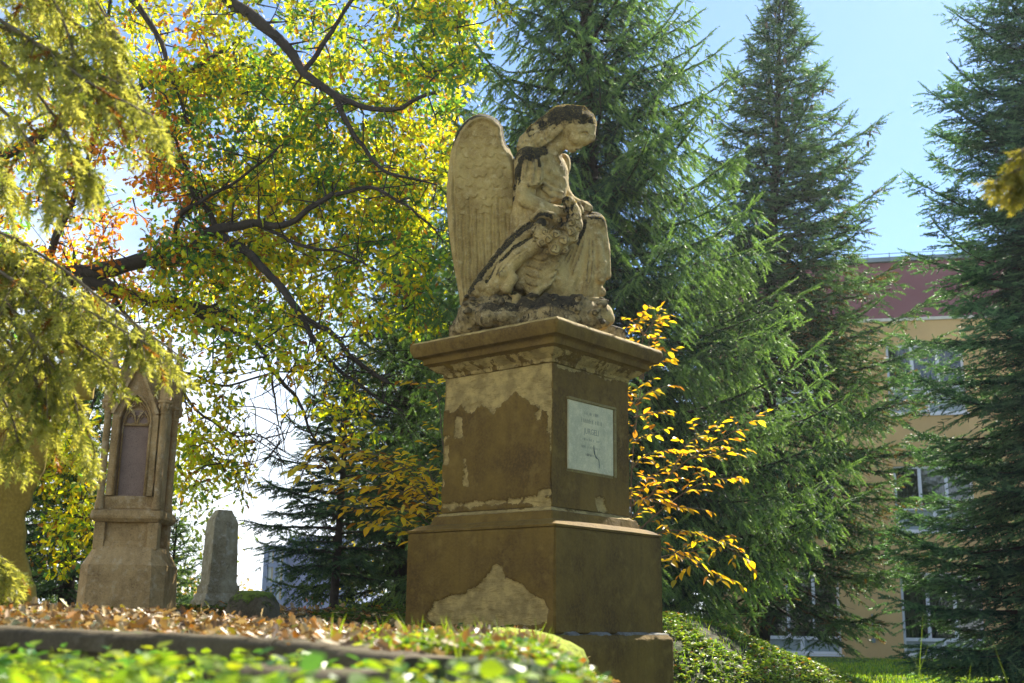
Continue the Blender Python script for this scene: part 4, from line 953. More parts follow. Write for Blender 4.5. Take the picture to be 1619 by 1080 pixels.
# ---- wings
def wing(name, d0, shrink, seed):
    out = [(806, 236), (799, 226), (796, 212), (793, 198), (784, 188), (772, 182), (760, 180), (747, 184), (735, 193), (724, 208), (716, 228), (711, 250), (708, 280), (706, 310), (708, 350), (713, 392), (719, 430), (725, 462), (729, 486), (741, 474), (756, 455), (776, 432), (792, 415), (808, 400), (816, 350), (818, 300), (816, 262)]
    o = smoothpath(out+[out[0]], 5)[:-1]; h = 1.0
    xs_ = np.arange(700, 824, h); ys_ = np.arange(174, 492, h); X, Y = np.meshgrid(xs_, ys_, indexing='ij')
    # signed distance to the outline
    D = polydist(o, X, Y); gx_, gy_ = np.gradient(D, h); kk = np.abs(D) < 1.3; X = np.where(kk & (D < .9), X-D*gx_, X); Y = np.where(kk & (D < .9), Y-D*gy_, Y)
    # feather relief
    def row_feathers(X, Y):
        H = np.zeros_like(X)
        wx = X+4*fbm(np.stack([X*.03, Y*.03, X*0+seed], -1), 2, seed); wy = Y+5*fbm(np.stack([X*.03, Y*.03, X*0+9+seed], -1), 2, seed+1)
        # long primaries: strips that follow the trailing edge
        u = (wx-706-.035*(wy-300)*(wy > 300))/11.5; fr = u-np.floor(u); k = np.floor(u)
        ln = (4*fr*(1-fr))**.45*4.2-1.2*np.exp(-((fr-.5)/.10)**2)+k*.15
        H = ln
        # covert scales over the upper part
        best = np.full(X.shape, -9.0); sx_, sy_ = 13.5, 16.0
        for jj in range(0, 13):
            for ii in range(-1, 9):
                cx = 716+ii*sx_+(jj % 2)*sx_/2+1.5*math.sin(ii*3.1+jj*1.7); cy = 190+jj*sy_+2.0*math.sin(ii*2.3+jj)
                if cx < 722 and cy > 215: continue
                if cy > 330+14*math.sin(cx*.15): continue
                r1, r2 = 8.6, 13.0; dx = (wx-cx)/r1; dy = (wy-cy)/r2; q = dx*dx+dy*dy; m = q < 1
                best = np.where(m, np.maximum(best, 3.0*np.sqrt(np.maximum(0, 1-q))**.6+.17*(wy-cy)+1.2), best)
        msk = sstep(345, 325, wy)*sstep(720, 727, wx)
        return np.where((best > -5) & (msk > .3), best*.8+1.9, H)
    H = row_feathers(X, Y); H = H+fbm(np.stack([X*.3, Y*.3, X*0], -1), 3, seed)*2.2
    rim = sstep(0, 10, D); lead = np.exp(-((Y-185)/34)**2)*sstep(0, 3, D)*(1-sstep(4, 13, D))
    thick = 13-8*sstep(230, 480, Y)
    Hh = (H*.95)*sstep(2, 8, D)+8*lead+np.minimum(D, 8)*.55
    ok = D > -.7
    curve = -14*np.exp(-((X-790)/40)**2)*sstep(470, 300, Y)+.0*X
    df = d0+curve-Hh-thick*.5*sstep(-1, 4, D); db = d0+curve+thick*.5+2*sstep(-1, 5, D)
    idx = np.full(X.shape, -1); idx[ok] = np.arange(ok.sum()); n = ok.sum()
    q = ok[:-1, :-1] & ok[1:, :-1] & ok[1:, 1:] & ok[:-1, 1:]; a = idx[:-1, :-1][q]; b = idx[1:, :-1][q]; c2 = idx[1:, 1:][q]; d2 = idx[:-1, 1:][q]
    Ff = np.stack([a, b, c2, d2], -1); Fb = np.stack([a, d2, c2, b], -1)+n
    E = {}
    for f in Ff:
        for i in range(4):
            e_ = (f[i], f[(i+1) % 4])
            if (e_[1], e_[0]) in E: del E[(e_[1], e_[0])]
            else: E[e_] = 1
    Fs = np.array([(b_, a_, a_+n, b_+n) for a_, b_ in E])
    Xs = 760+(X-760)*shrink; Ys = 330+(Y-330)*shrink
    Vw = np.concatenate([np.stack([Xs[ok], Ys[ok], df[ok]], -1), np.stack([Xs[ok], Ys[ok], db[ok]], -1)])
    mo = -.12+.95*np.exp(-(np.maximum(np.concatenate([D[ok], D[ok]]), 0)/4.5)**2)*sstep(262, 215, Vw[:, 1])+.35*np.concatenate([sstep(0, 12, H[ok]*0), 0*D[ok]])
    mo = np.where(np.arange(len(mo)) >= n, np.maximum(mo, .25*sstep(260, 200, Vw[:, 1])), mo)
    fuzz(Vw, Fs, mo, .5, dens=1.0); fuzz(Vw, Fs, mo, .5, dens=1.0); fuzz(Vw, Fs, mo, .5, dens=1.0)
    return mesh(name, to_world(Vw), [Ff, Fb, Fs], M_wing, ANG, smooth=True, sharp=65, attrs={'moss': mo})
wing('wing', -2, 1.0, 3); wing('wing', 44, .95, 7)
# ---- rock the angel kneels on, and the thin stone slab under it
F4 = SDF((712, 448, -120), (985, 560, 130), 2.2)
for (x, y, d, r_) in [(745, 500, -40, 22), (775, 498, -62, 24), (765, 505, 0, 26), (805, 500, -66, 24), (838, 492, -66, 24), (868, 486, -62, 24), (895, 488, -55, 24), (922, 500, -48, 22), (830, 500, 0, 40), (880, 500, 10, 40), (930, 505, 20, 30), (790, 510, 40, 35), (850, 510, 60, 40), (920, 510, 60, 30), (740, 515, -30, 22), (735, 518, 10, 20), (752, 484, -36, 17), (780, 480, -44, 17), (806, 480, -40, 18), (760, 482, -5, 20), (925, 482, -20, 16), (905, 480, -30, 16), (945, 484, -10, 14)]:
    F4.ell((x, y, d), (r_, r_*.85, r_), 0, 5)
F4.ell((940, 500, -46), (28, 24, 22), 0, 3)
for q in range(70):
    x = rng.uniform(725, 960); y = rng.uniform(468, 515); d = -50+rng.uniform(-28, 10); F4.ell((x, y, d), (rng.uniform(5, 10), rng.uniform(4, 7), 6), rng.uniform(-30, 30), 2)
F4.noise(4.5, .07, 4); F4.noise(3.0, .2, 9)
V, Fq = F4.nets()
V[:, 1] = V[:, 1]
W_ = to_world(V)
mesh('rock', W_, Fq, M_rock, ANG, smooth=True, attrs={'moss': .10+.34*np.exp(-((V[:, 0]-870)/60)**2)*(V[:, 1] < 492)+.15*(fbm(V*.06, 3, 2))-.42*sstep(905, 925, V[:, 0])*sstep(965, 930, V[:, 0]*0+940)})
F5 = SDF((915, 468, -78), (978, 530, 20), 1.6); F5.ell((944, 498, -44), (26, 21, 22), 8, 3); F5.cap([(934, 478, -32, 9), (946, 480, -38, 9), (958, 492, -44, 8)], 5); F5.cap([(926, 505, -50, 10), (962, 505, -46, 10)], 4)
for q in range(5): F5.cap([(946+q*1.5, 484+q*1.2, -50+q*5, 3.4), (961+q*.8, 492+q*1.2, -54+q*5.5, 3.2)], 1)
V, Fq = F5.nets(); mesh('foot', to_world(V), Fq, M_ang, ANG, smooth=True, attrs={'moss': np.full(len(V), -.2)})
rect_part('statue_slab', [(ins_s, zC1+.004), (ins_s, zSl-.01), (ins_s+.012, zSl), (ins_s+.12, zSl+.006)], M_rock, ANG, step=.016, seed=9, amp=.006, bev=.012, mossf=lambda a, b, z: .30+0*a)

A_ = np.concatenate([f[0] for f in FUZZ]); B_ = np.concatenate([f[1] for f in FUZZ]); w_ = rng.normal(size=A_.shape)*.0022
Vz = np.stack([A_-w_, A_+w_, B_], 1).reshape(-1, 3); cz = rep(np.array([[.42, .31, .04]])*rng.uniform(.5, 1.5, (len(A_), 1)), 3)  # moss blades coloured bright gold to imitate a rim of sunlight
mesh('moss', Vz, np.arange(len(Vz)).reshape(-1, 3), M_leaf, ANG, cols=cz)
# ---------------------------------------------------------------- conifers
def needle_unit(n, ln=.34, w=.085, seed=0):
    w = w*1.3; ln = ln*1.1; n = int(n*1.25)
    """a twig tip one unit long along x, set round with n flat needles"""
    g = np.random.default_rng(seed); V = []; F = []
    for k in range(n):
        x = .02+.93*k/n; a = k*2.4+g.uniform(-.3, .3); l = ln*(1-.45*(k/n))*g.uniform(.8, 1.15); f = g.uniform(.55, .95)
        r = np.array([0, math.cos(a), math.sin(a)]); tdir = np.array([f, 0, 0])+r*(1-f*.35); tdir /= np.linalg.norm(tdir); s = np.cross(tdir, g.normal(size=3)); s /= np.linalg.norm(s)
        b = np.array([x, 0, 0]); i = len(V); V += [b-s*w*.5, b+s*w*.5, b+tdir*l]; F.append((i, i+1, i+2))
    i = len(V); V += [np.array([0, .018, 0]), np.array([0, -.018, .0]), np.array([1.02, 0, 0])]; F.append((i, i+1, i+2))
    return np.array(V), [np.array(F)]
def branch_path(p0, az, L, elev, sag, lift, n=12):
    s = np.linspace(0, 1, n); h = L*s*math.cos(elev)
    z = L*(s*math.sin(elev)-sag*s*s+lift*s**4); w = .05*L*np.sin(s*3+az*7)
    return np.array(p0)+np.stack([h*math.sin(az)+w*math.cos(az), h*math.cos(az)-w*math.sin(az), z], -1)
def conifer(name, label, base, H, trunk_r, prof, nbr, unit, dark, light, seed, cat='spruce tree', hang=.35, n_need=13, zlo=.06, sec_len=.36, sec_step=.10, extra=(), elev=(-.12, .75), sag=.30, lift=.22, tipmul=1.0, thin=None, dead=0, droopaz=None, need=(.34, .085), group=None, bare=None, cones=0):
    g = np.random.default_rng(seed); base = np.array(base, float)
    root = empty(name, base, label, cat, group)
    tz = np.linspace(0, H, 26); tr = trunk_r*(1-tz/H)**.8+.008
    wob = np.stack([.03*np.sin(tz*.9+seed), .03*np.cos(tz*.7+seed), tz], -1)
    tb = Tubes(8); tb.add(base+wob, tr); T, Dn, UL, LL = [], [], [], []
    wood = Tubes(4); specs = []
    ga = g.uniform(0, 6.28)
    for i in range(nbr):
        t = zlo+(.985-zlo)*(i/nbr)**.92; L = prof(t)*g.uniform(.78, 1.15); az = ga+i*2.399+g.uniform(-.3, .3)
        if thin and g.random() < thin(t, az): continue
        e_ = elev[0]+(elev[1]-elev[0])*t**1.4+g.uniform(-.1, .1); specs.append((t*H, az, L, e_, sag*g.uniform(.7, 1.3)*(1-t*.6), lift*g.uniform(.6, 1.3)))
    for ex in extra: specs.append(ex)
    for (z0, az, L, e_, sg, lf) in specs:
        L = max(L, .12); pth = branch_path(base+np.array([0, 0, z0]), az, L, e_, sg, lf, 14); arc = np.linspace(0, 1, 14)
        wood.add(pth, np.linspace(.008+.011*L, .003, 14))
        bdead = bare(z0/H, az) if bare else 0
        ns = max(4, int(L/(sec_step*.72))); sj = np.sort(g.uniform(.04+.2*bdead, .98, ns)); sd = np.where(np.arange(ns) % 2, 1., -1.)
        pj = np.stack([np.interp(sj, arc, pth[:, q]) for q in range(3)], -1); tj = np.stack([np.interp(sj, arc, np.gradient(pth[:, q])) for q in range(3)], -1); tj /= np.linalg.norm(tj, axis=1)[:, None]
        side = np.cross(tj, [0, 0, 1]); side /= np.linalg.norm(side, axis=1)[:, None]+1e-9
        a = g.uniform(.75, 1.15, ns); d = tj*np.cos(a)[:, None]+side*(np.sin(a)*sd)[:, None]+g.normal(size=(ns, 3))*.10
        l = L*sec_len*np.minimum(1, (1-sj)*1.25+.12)*np.minimum(1, sj*3.2+.45)*g.uniform(.6, 1.2, ns)+unit*.4
        # leader units along the main stem of the branch
        nm = max(3, int(L/(unit*.42))); sm = np.linspace(.25+.3*bdead, 1, nm); pm = np.stack([np.interp(sm, arc, pth[:, q]) for q in range(3)], -1); tm = np.stack([np.interp(sm, arc, np.gradient(pth[:, q])) for q in range(3)], -1)
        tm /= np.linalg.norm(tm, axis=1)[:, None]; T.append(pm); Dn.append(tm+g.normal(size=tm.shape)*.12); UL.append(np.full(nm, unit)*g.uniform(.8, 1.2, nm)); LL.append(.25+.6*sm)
        for j in range(ns):
            if bdead and g.random() < bdead*.5: 
                wood.add(np.array([pj[j], pj[j]+d[j]*l[j]*.8+np.array([0, 0, -.1*l[j]])]), [.004, .002], 3); continue
            k = max(2, int(l[j]/(unit*.48))); u = (np.arange(k)+.6)/k
            p = pj[j]+d[j]*l[j]*u[:, None]; p[:, 2] -= hang*l[j]*u**1.6
            td = d[j][None]+np.stack([0*u, 0*u, -hang*1.6*u**.6], -1); td /= np.linalg.norm(td, axis=1)[:, None]
            if l[j] > .35: wood.add(np.vstack([pj[j], p[k//2], p[-1]]), [.004, .003, .002], 3)
            lat = np.cross(td, [0, 0, 1]+g.normal(size=3)*.2); lat /= np.linalg.norm(lat, axis=1)[:, None]+1e-9
            for sgn in (-1, 1):
                dd = td*.62+lat*sgn*.72+np.array([0, 0, -hang*.45]); keep = g.random(k) < .85
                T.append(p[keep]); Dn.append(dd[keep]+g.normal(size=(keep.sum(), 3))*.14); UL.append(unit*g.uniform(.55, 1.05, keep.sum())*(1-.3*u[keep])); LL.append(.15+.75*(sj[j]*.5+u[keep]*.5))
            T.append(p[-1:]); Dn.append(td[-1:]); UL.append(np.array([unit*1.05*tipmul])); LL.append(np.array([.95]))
    T = np.concatenate(T); Dn = np.concatenate(Dn); UL = np.concatenate(UL); LL = np.concatenate(LL)
    tv, tf = needle_unit(n_need, *need, seed=seed); V, F = scatter(tv, tf, frames(Dn), T, UL)
    cl = np.array(dark)+(np.array(light)-np.array(dark))*np.clip(LL**1.6+g.normal(size=len(LL))*.22, 0, 1.25)[:, None]  # dark inner needle colour stands in for crown shade; light tips are new growth
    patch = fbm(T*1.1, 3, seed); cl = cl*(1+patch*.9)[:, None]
    if dead:
        k = g.random(len(T)) < dead*sstep(-.05, .25, fbm(T*.8+9, 3, seed+2))*2.2; cl[k] = np.array([.16, .095, .035])*g.uniform(.6, 1.3, (k.sum(), 1))
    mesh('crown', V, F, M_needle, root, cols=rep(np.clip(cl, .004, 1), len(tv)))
    tb.V += wood.V; tb.F += [f+tb.c for f in wood.F]; tb.c += wood.c
    tb.build('trunk', M_bark, root)
    if cones:
        sel = g.choice(np.where(T[:, 2] > base[2]+H*.72)[0], cones); c0 = MB().lathe((0, 0, 0), [(.004, 0), (.022, -.03), (.026, -.08), (.006, -.14)], 6).build('cone', M_barklit); c0.parent = root
        for k, q in enumerate(sel):
            c = c0 if k == 0 else c0.copy()
            if k: col.objects.link(c)
            c.parent = root; c.location = tuple(T[q]-base)
    print(name, len(T)); return root
def basep(px, Y, z=None):
    p = P(px, 1000, Y); p[2] = float(gz(p[0], p[1])) if z is None else z; return p
def hgt(px, py, Y): return float(P(px, py, Y)[2])
def side_dir(az_deg): return R(az_deg)
# azimuth convention: 0 = away from the camera, 90 = towards +X
lin = lambda *a: (lambda t: float(np.interp(t, a[0::2], a[1::2])))
# A: the big drooping spruce right behind the statue
Yb = 13.5; pb = basep(930, Yb, .3); HA = hgt(930, -330, Yb)-.3
def zA(py): return hgt(930, py, Yb)-.3
s_ = Yb/1850.
conifer('norway_spruce', 'big drooping spruce directly behind the angel, long hanging twigs on rising boughs', pb, HA, .17,
        lin(0, 1.7, .1, 2.2, .25, 2.3, .42, 2.1, .55, 1.75, .7, 1.25, .85, .7, 1, .1), 230, .19, (.018, .060, .046), (.19, .30, .10), 3, hang=.85, sec_len=.30, sec_step=.066, n_need=24,
        elev=(-.18, .62), sag=.22, lift=.26, need=(.20, .055),
        extra=[(zA(330), R(93), 1.95, .80, .02, .02), (zA(420), R(100), 2.25, .62, .05, .05), (zA(520), R(85), 2.5, .45, .1, .1), (zA(600), R(110), 2.7, .32, .1, .12), (zA(760), R(100), 3.3, .26, .12, .2), (zA(830), R(88), 3.1, .14, .1, .2), (zA(700), R(120), 2.8, .25, .12, .2), (zA(800), R(112), 3.3, .2, .1, .2), (zA(870), R(95), 3.0, .1, .08, .18), (zA(730), R(84), 3.0, .28, .1, .2), (zA(600), R(96), 2.5, .4, .1, .14), (zA(240), R(80), 1.25, .75, .03, .05), (zA(120), R(95), 1.0, .7, .03, .05), (zA(500), R(70), 2.1, .5, .1, .1),
               (zA(880), R(105), 2.6, .05, .1, .2), (zA(640), R(95), 2.3, .3, .12, .2), (zA(660), R(-95), 2.3, .3, .12, .2), (zA(760), R(-105), 2.3, .2, .1, .2), (zA(480), R(-90), 1.9, .35, .1, .15)])
# B: the tall spruce with cones at its top
Yt = 20.0; pt = basep(1200, Yt, 0.0); HB = hgt(1200, -18, Yt)
tb_ = conifer('cone_spruce', 'tall pointed spruce with reddish cones at its tip and bare brown inner branches low down', pt, HB, .17,
        lin(0, 2.0, .12, 2.4, .3, 2.45, .45, 2.15, .6, 1.65, .75, 1.18, .88, .66, .95, .32, 1, .06), 235, .25, (.018, .052, .042), (.13, .23, .10), 5, hang=.30, sec_len=.36, sec_step=.10, n_need=20,
        elev=(-.30, .60), sag=.15, lift=.22, dead=.13, cones=60, zlo=.09, bare=lambda t, az: .75 if t < .38 else (.4 if t < .5 else 0), need=(.22, .06),
        extra=[(HB*.16, R(92), 3.0, -.05, .08, .15), (HB*.22, R(84), 2.9, .0, .08, .15), (HB*.28, R(98), 3.1, .05, .08, .15), (HB*.34, R(88), 3.0, .12, .08, .15), (HB*.38, R(104), 2.9, .2, .06, .15), (HB*.60, R(85), 2.4, .42, .02, .12), (HB*.42, R(95), 2.9, .30, .05, .15), (HB*.5, R(80), 2.6, .3, .05, .15), (HB*.7, R(95), 2.0, .40, .02, .12)])
for ch in tb_.children:              # this one leans a little
    if ch.name.startswith('cone'): ch.location.x += .066*ch.location.z; continue
    v = np.zeros(len(ch.data.vertices)*3, np.float32); ch.data.vertices.foreach_get('co', v); v = v.reshape(-1, 3); v[:, 0] += .066*v[:, 2]; ch.data.vertices.foreach_set('co', v.ravel()); ch.data.update()
# C: the broad fir at the right edge
Yc = 15.5; pc = basep(1745, Yc, 0.0); HC = hgt(1745, -260, Yc)
conifer('broad_spruce', 'broad dark blue green spruce cut by the edge of the photo, flat layered boughs', pc, HC, .2,
        lin(0, 2.2, .06, 2.6, .2, 2.45, .35, 2.1, .5, 1.75, .6, 1.6, .7, 1.2, .82, .8, 1, .08), 290, .19, (.013, .048, .042), (.13, .25, .13), 8, hang=.22, sec_len=.38, sec_step=.068, n_need=22,
        elev=(-.28, .52), sag=.06, lift=.22, zlo=.02, need=(.22, .06),
        extra=[(HC*.48, R(-88), 2.2, .35, .05, .12), (HC*.58, R(-95), 2.0, .4, .03, .1), (HC*.42, R(-85), 2.2, .22, .05, .1), (HC*.70, R(-90), 1.5, .45, .03, .1), (HC*.08, R(-95), 2.9, .0, .05, .1), (HC*.12, R(-85), 2.8, .05, .05, .1), (HC*.04, R(-100), 2.7, .0, .03, .05)])
# D: the small spruce with long flat boughs beside the old stones
Yd = 13.0; pd = basep(526, Yd, .62); HD = hgt(526, 545, Yd)-.62
conifer('young_spruce', 'small dark spruce with bare lower trunk and long flat boughs near the modern block', pd, HD, .045,
        lin(0, .3, .18, .45, .26, .95, .4, .95, .6, .72, .8, .45, 1, .06), 54, .12, (0.014, 0.041, 0.027), (0.076, 0.145, 0.068), 12, hang=.25, sec_len=.40, sec_step=.055, n_need=17, zlo=.20,
        elev=(-.05, .45), sag=.18, lift=.10, need=(.25, .06))
# E: the darker spruces filling the gap left of the pedestal
Ye = 15.5; pe = basep(632, Ye, .3); HE = hgt(632, 330, Ye)-.3
conifer('dark_spruce', 'dark dense spruce between the oak boughs and the pedestal, brown leafless patches inside', pe, HE, .10,
        lin(0, 1.5, .2, 1.55, .5, 1.2, .75, .75, 1, .06), 150, .14, (0.014, 0.038, 0.022), (.13, .21, .07), 15, hang=.5, sec_len=.34, sec_step=.075, n_need=12, elev=(-.2, .55), sag=.15, lift=.22)
pe2 = basep(700, 18.5, .2); 
conifer('rear_spruce', 'dark spruce half hidden behind the statue wing and the golden oak leaves', pe2, hgt(700, 60, 18.5)-.2, .12,
        lin(0, 1.7, .3, 1.6, .6, 1.1, .8, .7, 1, .06), 130, .19, (0.016, 0.041, 0.022), (0.093, 0.162, 0.060), 17, hang=.5, sec_len=.34, sec_step=.11, n_need=11, elev=(-.2, .55), sag=.15, lift=.22)
# F: dark spruces behind the gothic monument
for q, (px, Y, top, w_, lab) in enumerate([(95, 14.5, 470, 1.35, 'dark spruce standing behind the stone cross, its skirt reaching the leaf litter'), (-60, 16.5, 380, 1.6, 'dark spruce past the edge of the photo behind the stone cross')]):
    b = basep(px, Y, .3); conifer('dark_spruce', lab, b, hgt(px, top, Y)-.3, .10, lin(0, w_, .2, w_, .6, w_*.65, 1, .05), 95, .15, (0.016, 0.041, 0.022), (0.085, 0.145, 0.051), 20+q, hang=.4, sec_len=.34, sec_step=.09, n_need=11, group=None)
b = basep(262, 17.0, .1); conifer('young_spruce', 'low spruce showing between the gothic monument and the obelisk', b, hgt(262, 820, 17)-.1, .04, lin(0, .9, .5, .6, 1, .05), 46, .12, (0.016, 0.046, 0.027), (0.102, 0.170, 0.068), 31, hang=.2, sec_len=.4, sec_step=.07, n_need=11)

# ---- hanging sprays of a near spruce whose trunk is outside the picture
def spray(T_, D_, U_, C_, wood, path, g, unit, side_l, hang, dens=1.0, c0=.3):
    pth = smoothpath(path, 5); n = len(pth); seg = np.linalg.norm(np.diff(pth, axis=0), axis=1).sum(); arc = np.linspace(0, 1, n)
    wood.add(pth, np.linspace(.011, .003, n), 5)
    ns = int(seg/.03*dens); sj = np.sort(g.uniform(.02, 1, ns))
    pj = np.stack([np.interp(sj, arc, pth[:, q]) for q in range(3)], -1); tj = np.stack([np.interp(sj, arc, np.gradient(pth[:, q])) for q in range(3)], -1); tj /= np.linalg.norm(tj, axis=1)[:, None]
    side = np.cross(tj, [0, 0, 1]); side /= np.linalg.norm(side, axis=1)[:, None]+1e-9
    for j in range(ns):
        a = g.uniform(.5, 1.1); sd = 1 if j % 2 else -1; d = tj[j]*math.cos(a)+side[j]*math.sin(a)*sd+g.normal(size=3)*.15; l = side_l*g.uniform(.4, 1.15)*(1-.6*sj[j]**3)
        k = max(2, int(l/(unit*.5))); u = (np.arange(k)+.5)/k; p = pj[j]+d*l*u[:, None]; p[:, 2] -= hang*l*u**1.5; td = d[None]+np.stack([0*u, 0*u, -hang*1.5*u**.5], -1); td /= np.linalg.norm(td, axis=1)[:, None]
        wood.add(np.vstack([pj[j], p]), np.linspace(.0035, .0012, k+1), 3)
        lat = np.cross(td, [0, 0, 1]+g.normal(size=3)*.3); lat /= np.linalg.norm(lat, axis=1)[:, None]+1e-9
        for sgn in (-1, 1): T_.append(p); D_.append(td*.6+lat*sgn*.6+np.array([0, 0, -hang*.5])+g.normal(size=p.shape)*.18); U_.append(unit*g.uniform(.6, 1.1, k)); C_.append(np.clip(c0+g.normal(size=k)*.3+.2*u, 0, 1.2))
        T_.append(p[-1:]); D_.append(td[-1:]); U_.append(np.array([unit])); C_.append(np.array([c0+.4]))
g = np.random.default_rng(77); T_, D_, U_, C_ = [], [], [], []; wood = Tubes(5)
NB = empty('near_spruce', (-3.9, 4.6, .6), 'near spruce hanging soft yellow green sprays in front of the stone cross and oak', 'spruce tree')
PS = 1.0
def pp(*pts): return [P(x, y, Y*PS) for x, y, Y in pts]
top = [(-330, -150, 3.0), (-60, -120, 2.7), (90, -60, 2.6)]
SPR = [((-300, -120, 3.0), (-60, -60, 2.8), (90, 20, 2.7), (170, 80, 2.6), (225, 160, 2.6)), ((-300, -100, 3.0), (-80, -10, 2.7), (60, 70, 2.6), (140, 130, 2.5), (245, 185, 2.5)),
       ((-300, -60, 3.1), (-90, 40, 2.9), (30, 120, 2.7), (90, 190, 2.6), (140, 270, 2.6)), ((-300, 0, 3.1), (-100, 90, 2.9), (0, 170, 2.7), (50, 230, 2.6), (85, 300, 2.6)),
       ((-300, -200, 2.9), (-40, -120, 2.7), (100, -60, 2.6), (150, 0, 2.6), (190, 60, 2.6)), ((-250, 60, 3.2), (-100, 160, 3.0), (-30, 230, 2.8), (10, 290, 2.8)), ((-200, -150, 2.9), (0, -90, 2.7), (60, -40, 2.6), (110, 60, 2.6), (120, 150, 2.6)), ((-280, -40, 3.0), (-60, 20, 2.8), (40, 60, 2.7), (120, 100, 2.6), (185, 130, 2.55)),
       # second tier
       ((-350, 300, 3.4), (-120, 360, 3.2), (20, 420, 3.1), (120, 480, 3.0), (235, 545, 2.9)), ((-350, 330, 3.4), (-120, 400, 3.2), (0, 470, 3.1), (70, 560, 3.0), (125, 640, 3.0), (150, 715, 3.0)),
       ((-350, 360, 3.4), (-130, 440, 3.2), (-20, 510, 3.1), (50, 590, 3.0), (80, 660, 3.0)), ((-350, 400, 3.4), (-130, 500, 3.2), (-40, 570, 3.1), (10, 640, 3.0), (30, 700, 3.0)), ((-350, 290, 3.4), (-100, 330, 3.2), (60, 400, 3.1), (170, 480, 3.0), (280, 560, 2.95)),
       ((-350, 310, 3.3), (-100, 380, 3.1), (30, 450, 3.0), (110, 530, 3.0), (175, 575, 2.95)), ((-350, 330, 3.4), (-100, 420, 3.2), (10, 500, 3.1), (60, 540, 3.0), (90, 625, 3.0)), ((-350, 420, 3.3), (-130, 560, 3.1), (-60, 620, 3.1), (-20, 690, 3.1)), ((-350, 300, 3.4), (-90, 350, 3.2), (30, 380, 3.1), (70, 430, 3.1), (120, 520, 3.0)), ((-350, 250, 3.4), (-120, 320, 3.2), (-30, 360, 3.1), (20, 420, 3.1)),
       # lowest tuft
       ((-300, 760, 3.4), (-120, 820, 3.2), (-30, 860, 3.1), (20, 895, 3.1)), ((-300, 800, 3.4), (-120, 870, 3.2), (-40, 905, 3.1), (10, 945, 3.1))]
PS = 1.45
for k, s in enumerate(SPR): spray(T_, D_, U_, C_, wood, pp(*s), g, .105, .22 if k < 18 else .15, .8, .62, .34)
PS = 1.0
T_ = np.concatenate(T_); D_ = np.concatenate(D_); U_ = np.concatenate(U_); C_ = np.concatenate(C_)
tv, tf = needle_unit(18, .30, .06, 5); V, F = scatter(tv, tf, frames(D_), T_, U_)
cl = np.array([.13, .17, .03])+(np.array([.58, .56, .17])-np.array([.13, .17, .03]))*C_[:, None]; k = rng.random(len(cl)) < .03; cl[k] = (.25, .10, .02)
mesh('crown', V, F, leafmat('needles_near', .58, .45, .35, (1.2, 1.15, .5)), NB, cols=rep(cl, len(tv)))
wood.add(smoothpath([(-3.9, 4.6, .5), (-3.86, 4.65, 2.0), (-3.9, 4.6, 4.5), (-3.88, 4.6, 7)], 5), np.linspace(.16, .06, 16), 10); wood.build('trunk', M_barklit, NB)
print('near', len(T_))
# a single spray tip entering at the opposite edge
g = np.random.default_rng(5); T_, D_, U_, C_ = [], [], [], []; wood = Tubes(5)
NR = empty('near_spruce', (2.9, 3.4, .4), 'single blurred spruce bough tip poking in before the sky beside the broad spruce', 'spruce tree')
for s in [((1900, 180, 3.4), (1750, 215, 3.2), (1660, 245, 3.1), (1575, 285, 3.1)), ((1900, 190, 3.4), (1720, 250, 3.2), (1640, 275, 3.1), (1600, 300, 3.1)), ((1900, 160, 3.4), (1720, 205, 3.2), (1640, 225, 3.1), (1590, 258, 3.1))]: spray(T_, D_, U_, C_, wood, pp(*s), g, .07, .055, .8, 1.0, .2)
T_ = np.concatenate(T_); V, F = scatter(tv, tf, frames(np.concatenate(D_)), T_, np.concatenate(U_)); C_ = np.concatenate(C_); cl = np.array([.16, .16, .03])+np.array([.35, .28, .06])*C_[:, None]
mesh('crown', V, F, bpy.data.materials['needles_near'], NR, cols=rep(cl, len(tv)))
wood.add(smoothpath([(2.9, 3.4, .2), (2.92, 3.4, 2.0), (2.9, 3.4, 5)], 5), np.linspace(.14, .06, 11), 8); wood.build('trunk', M_barklit, NR)
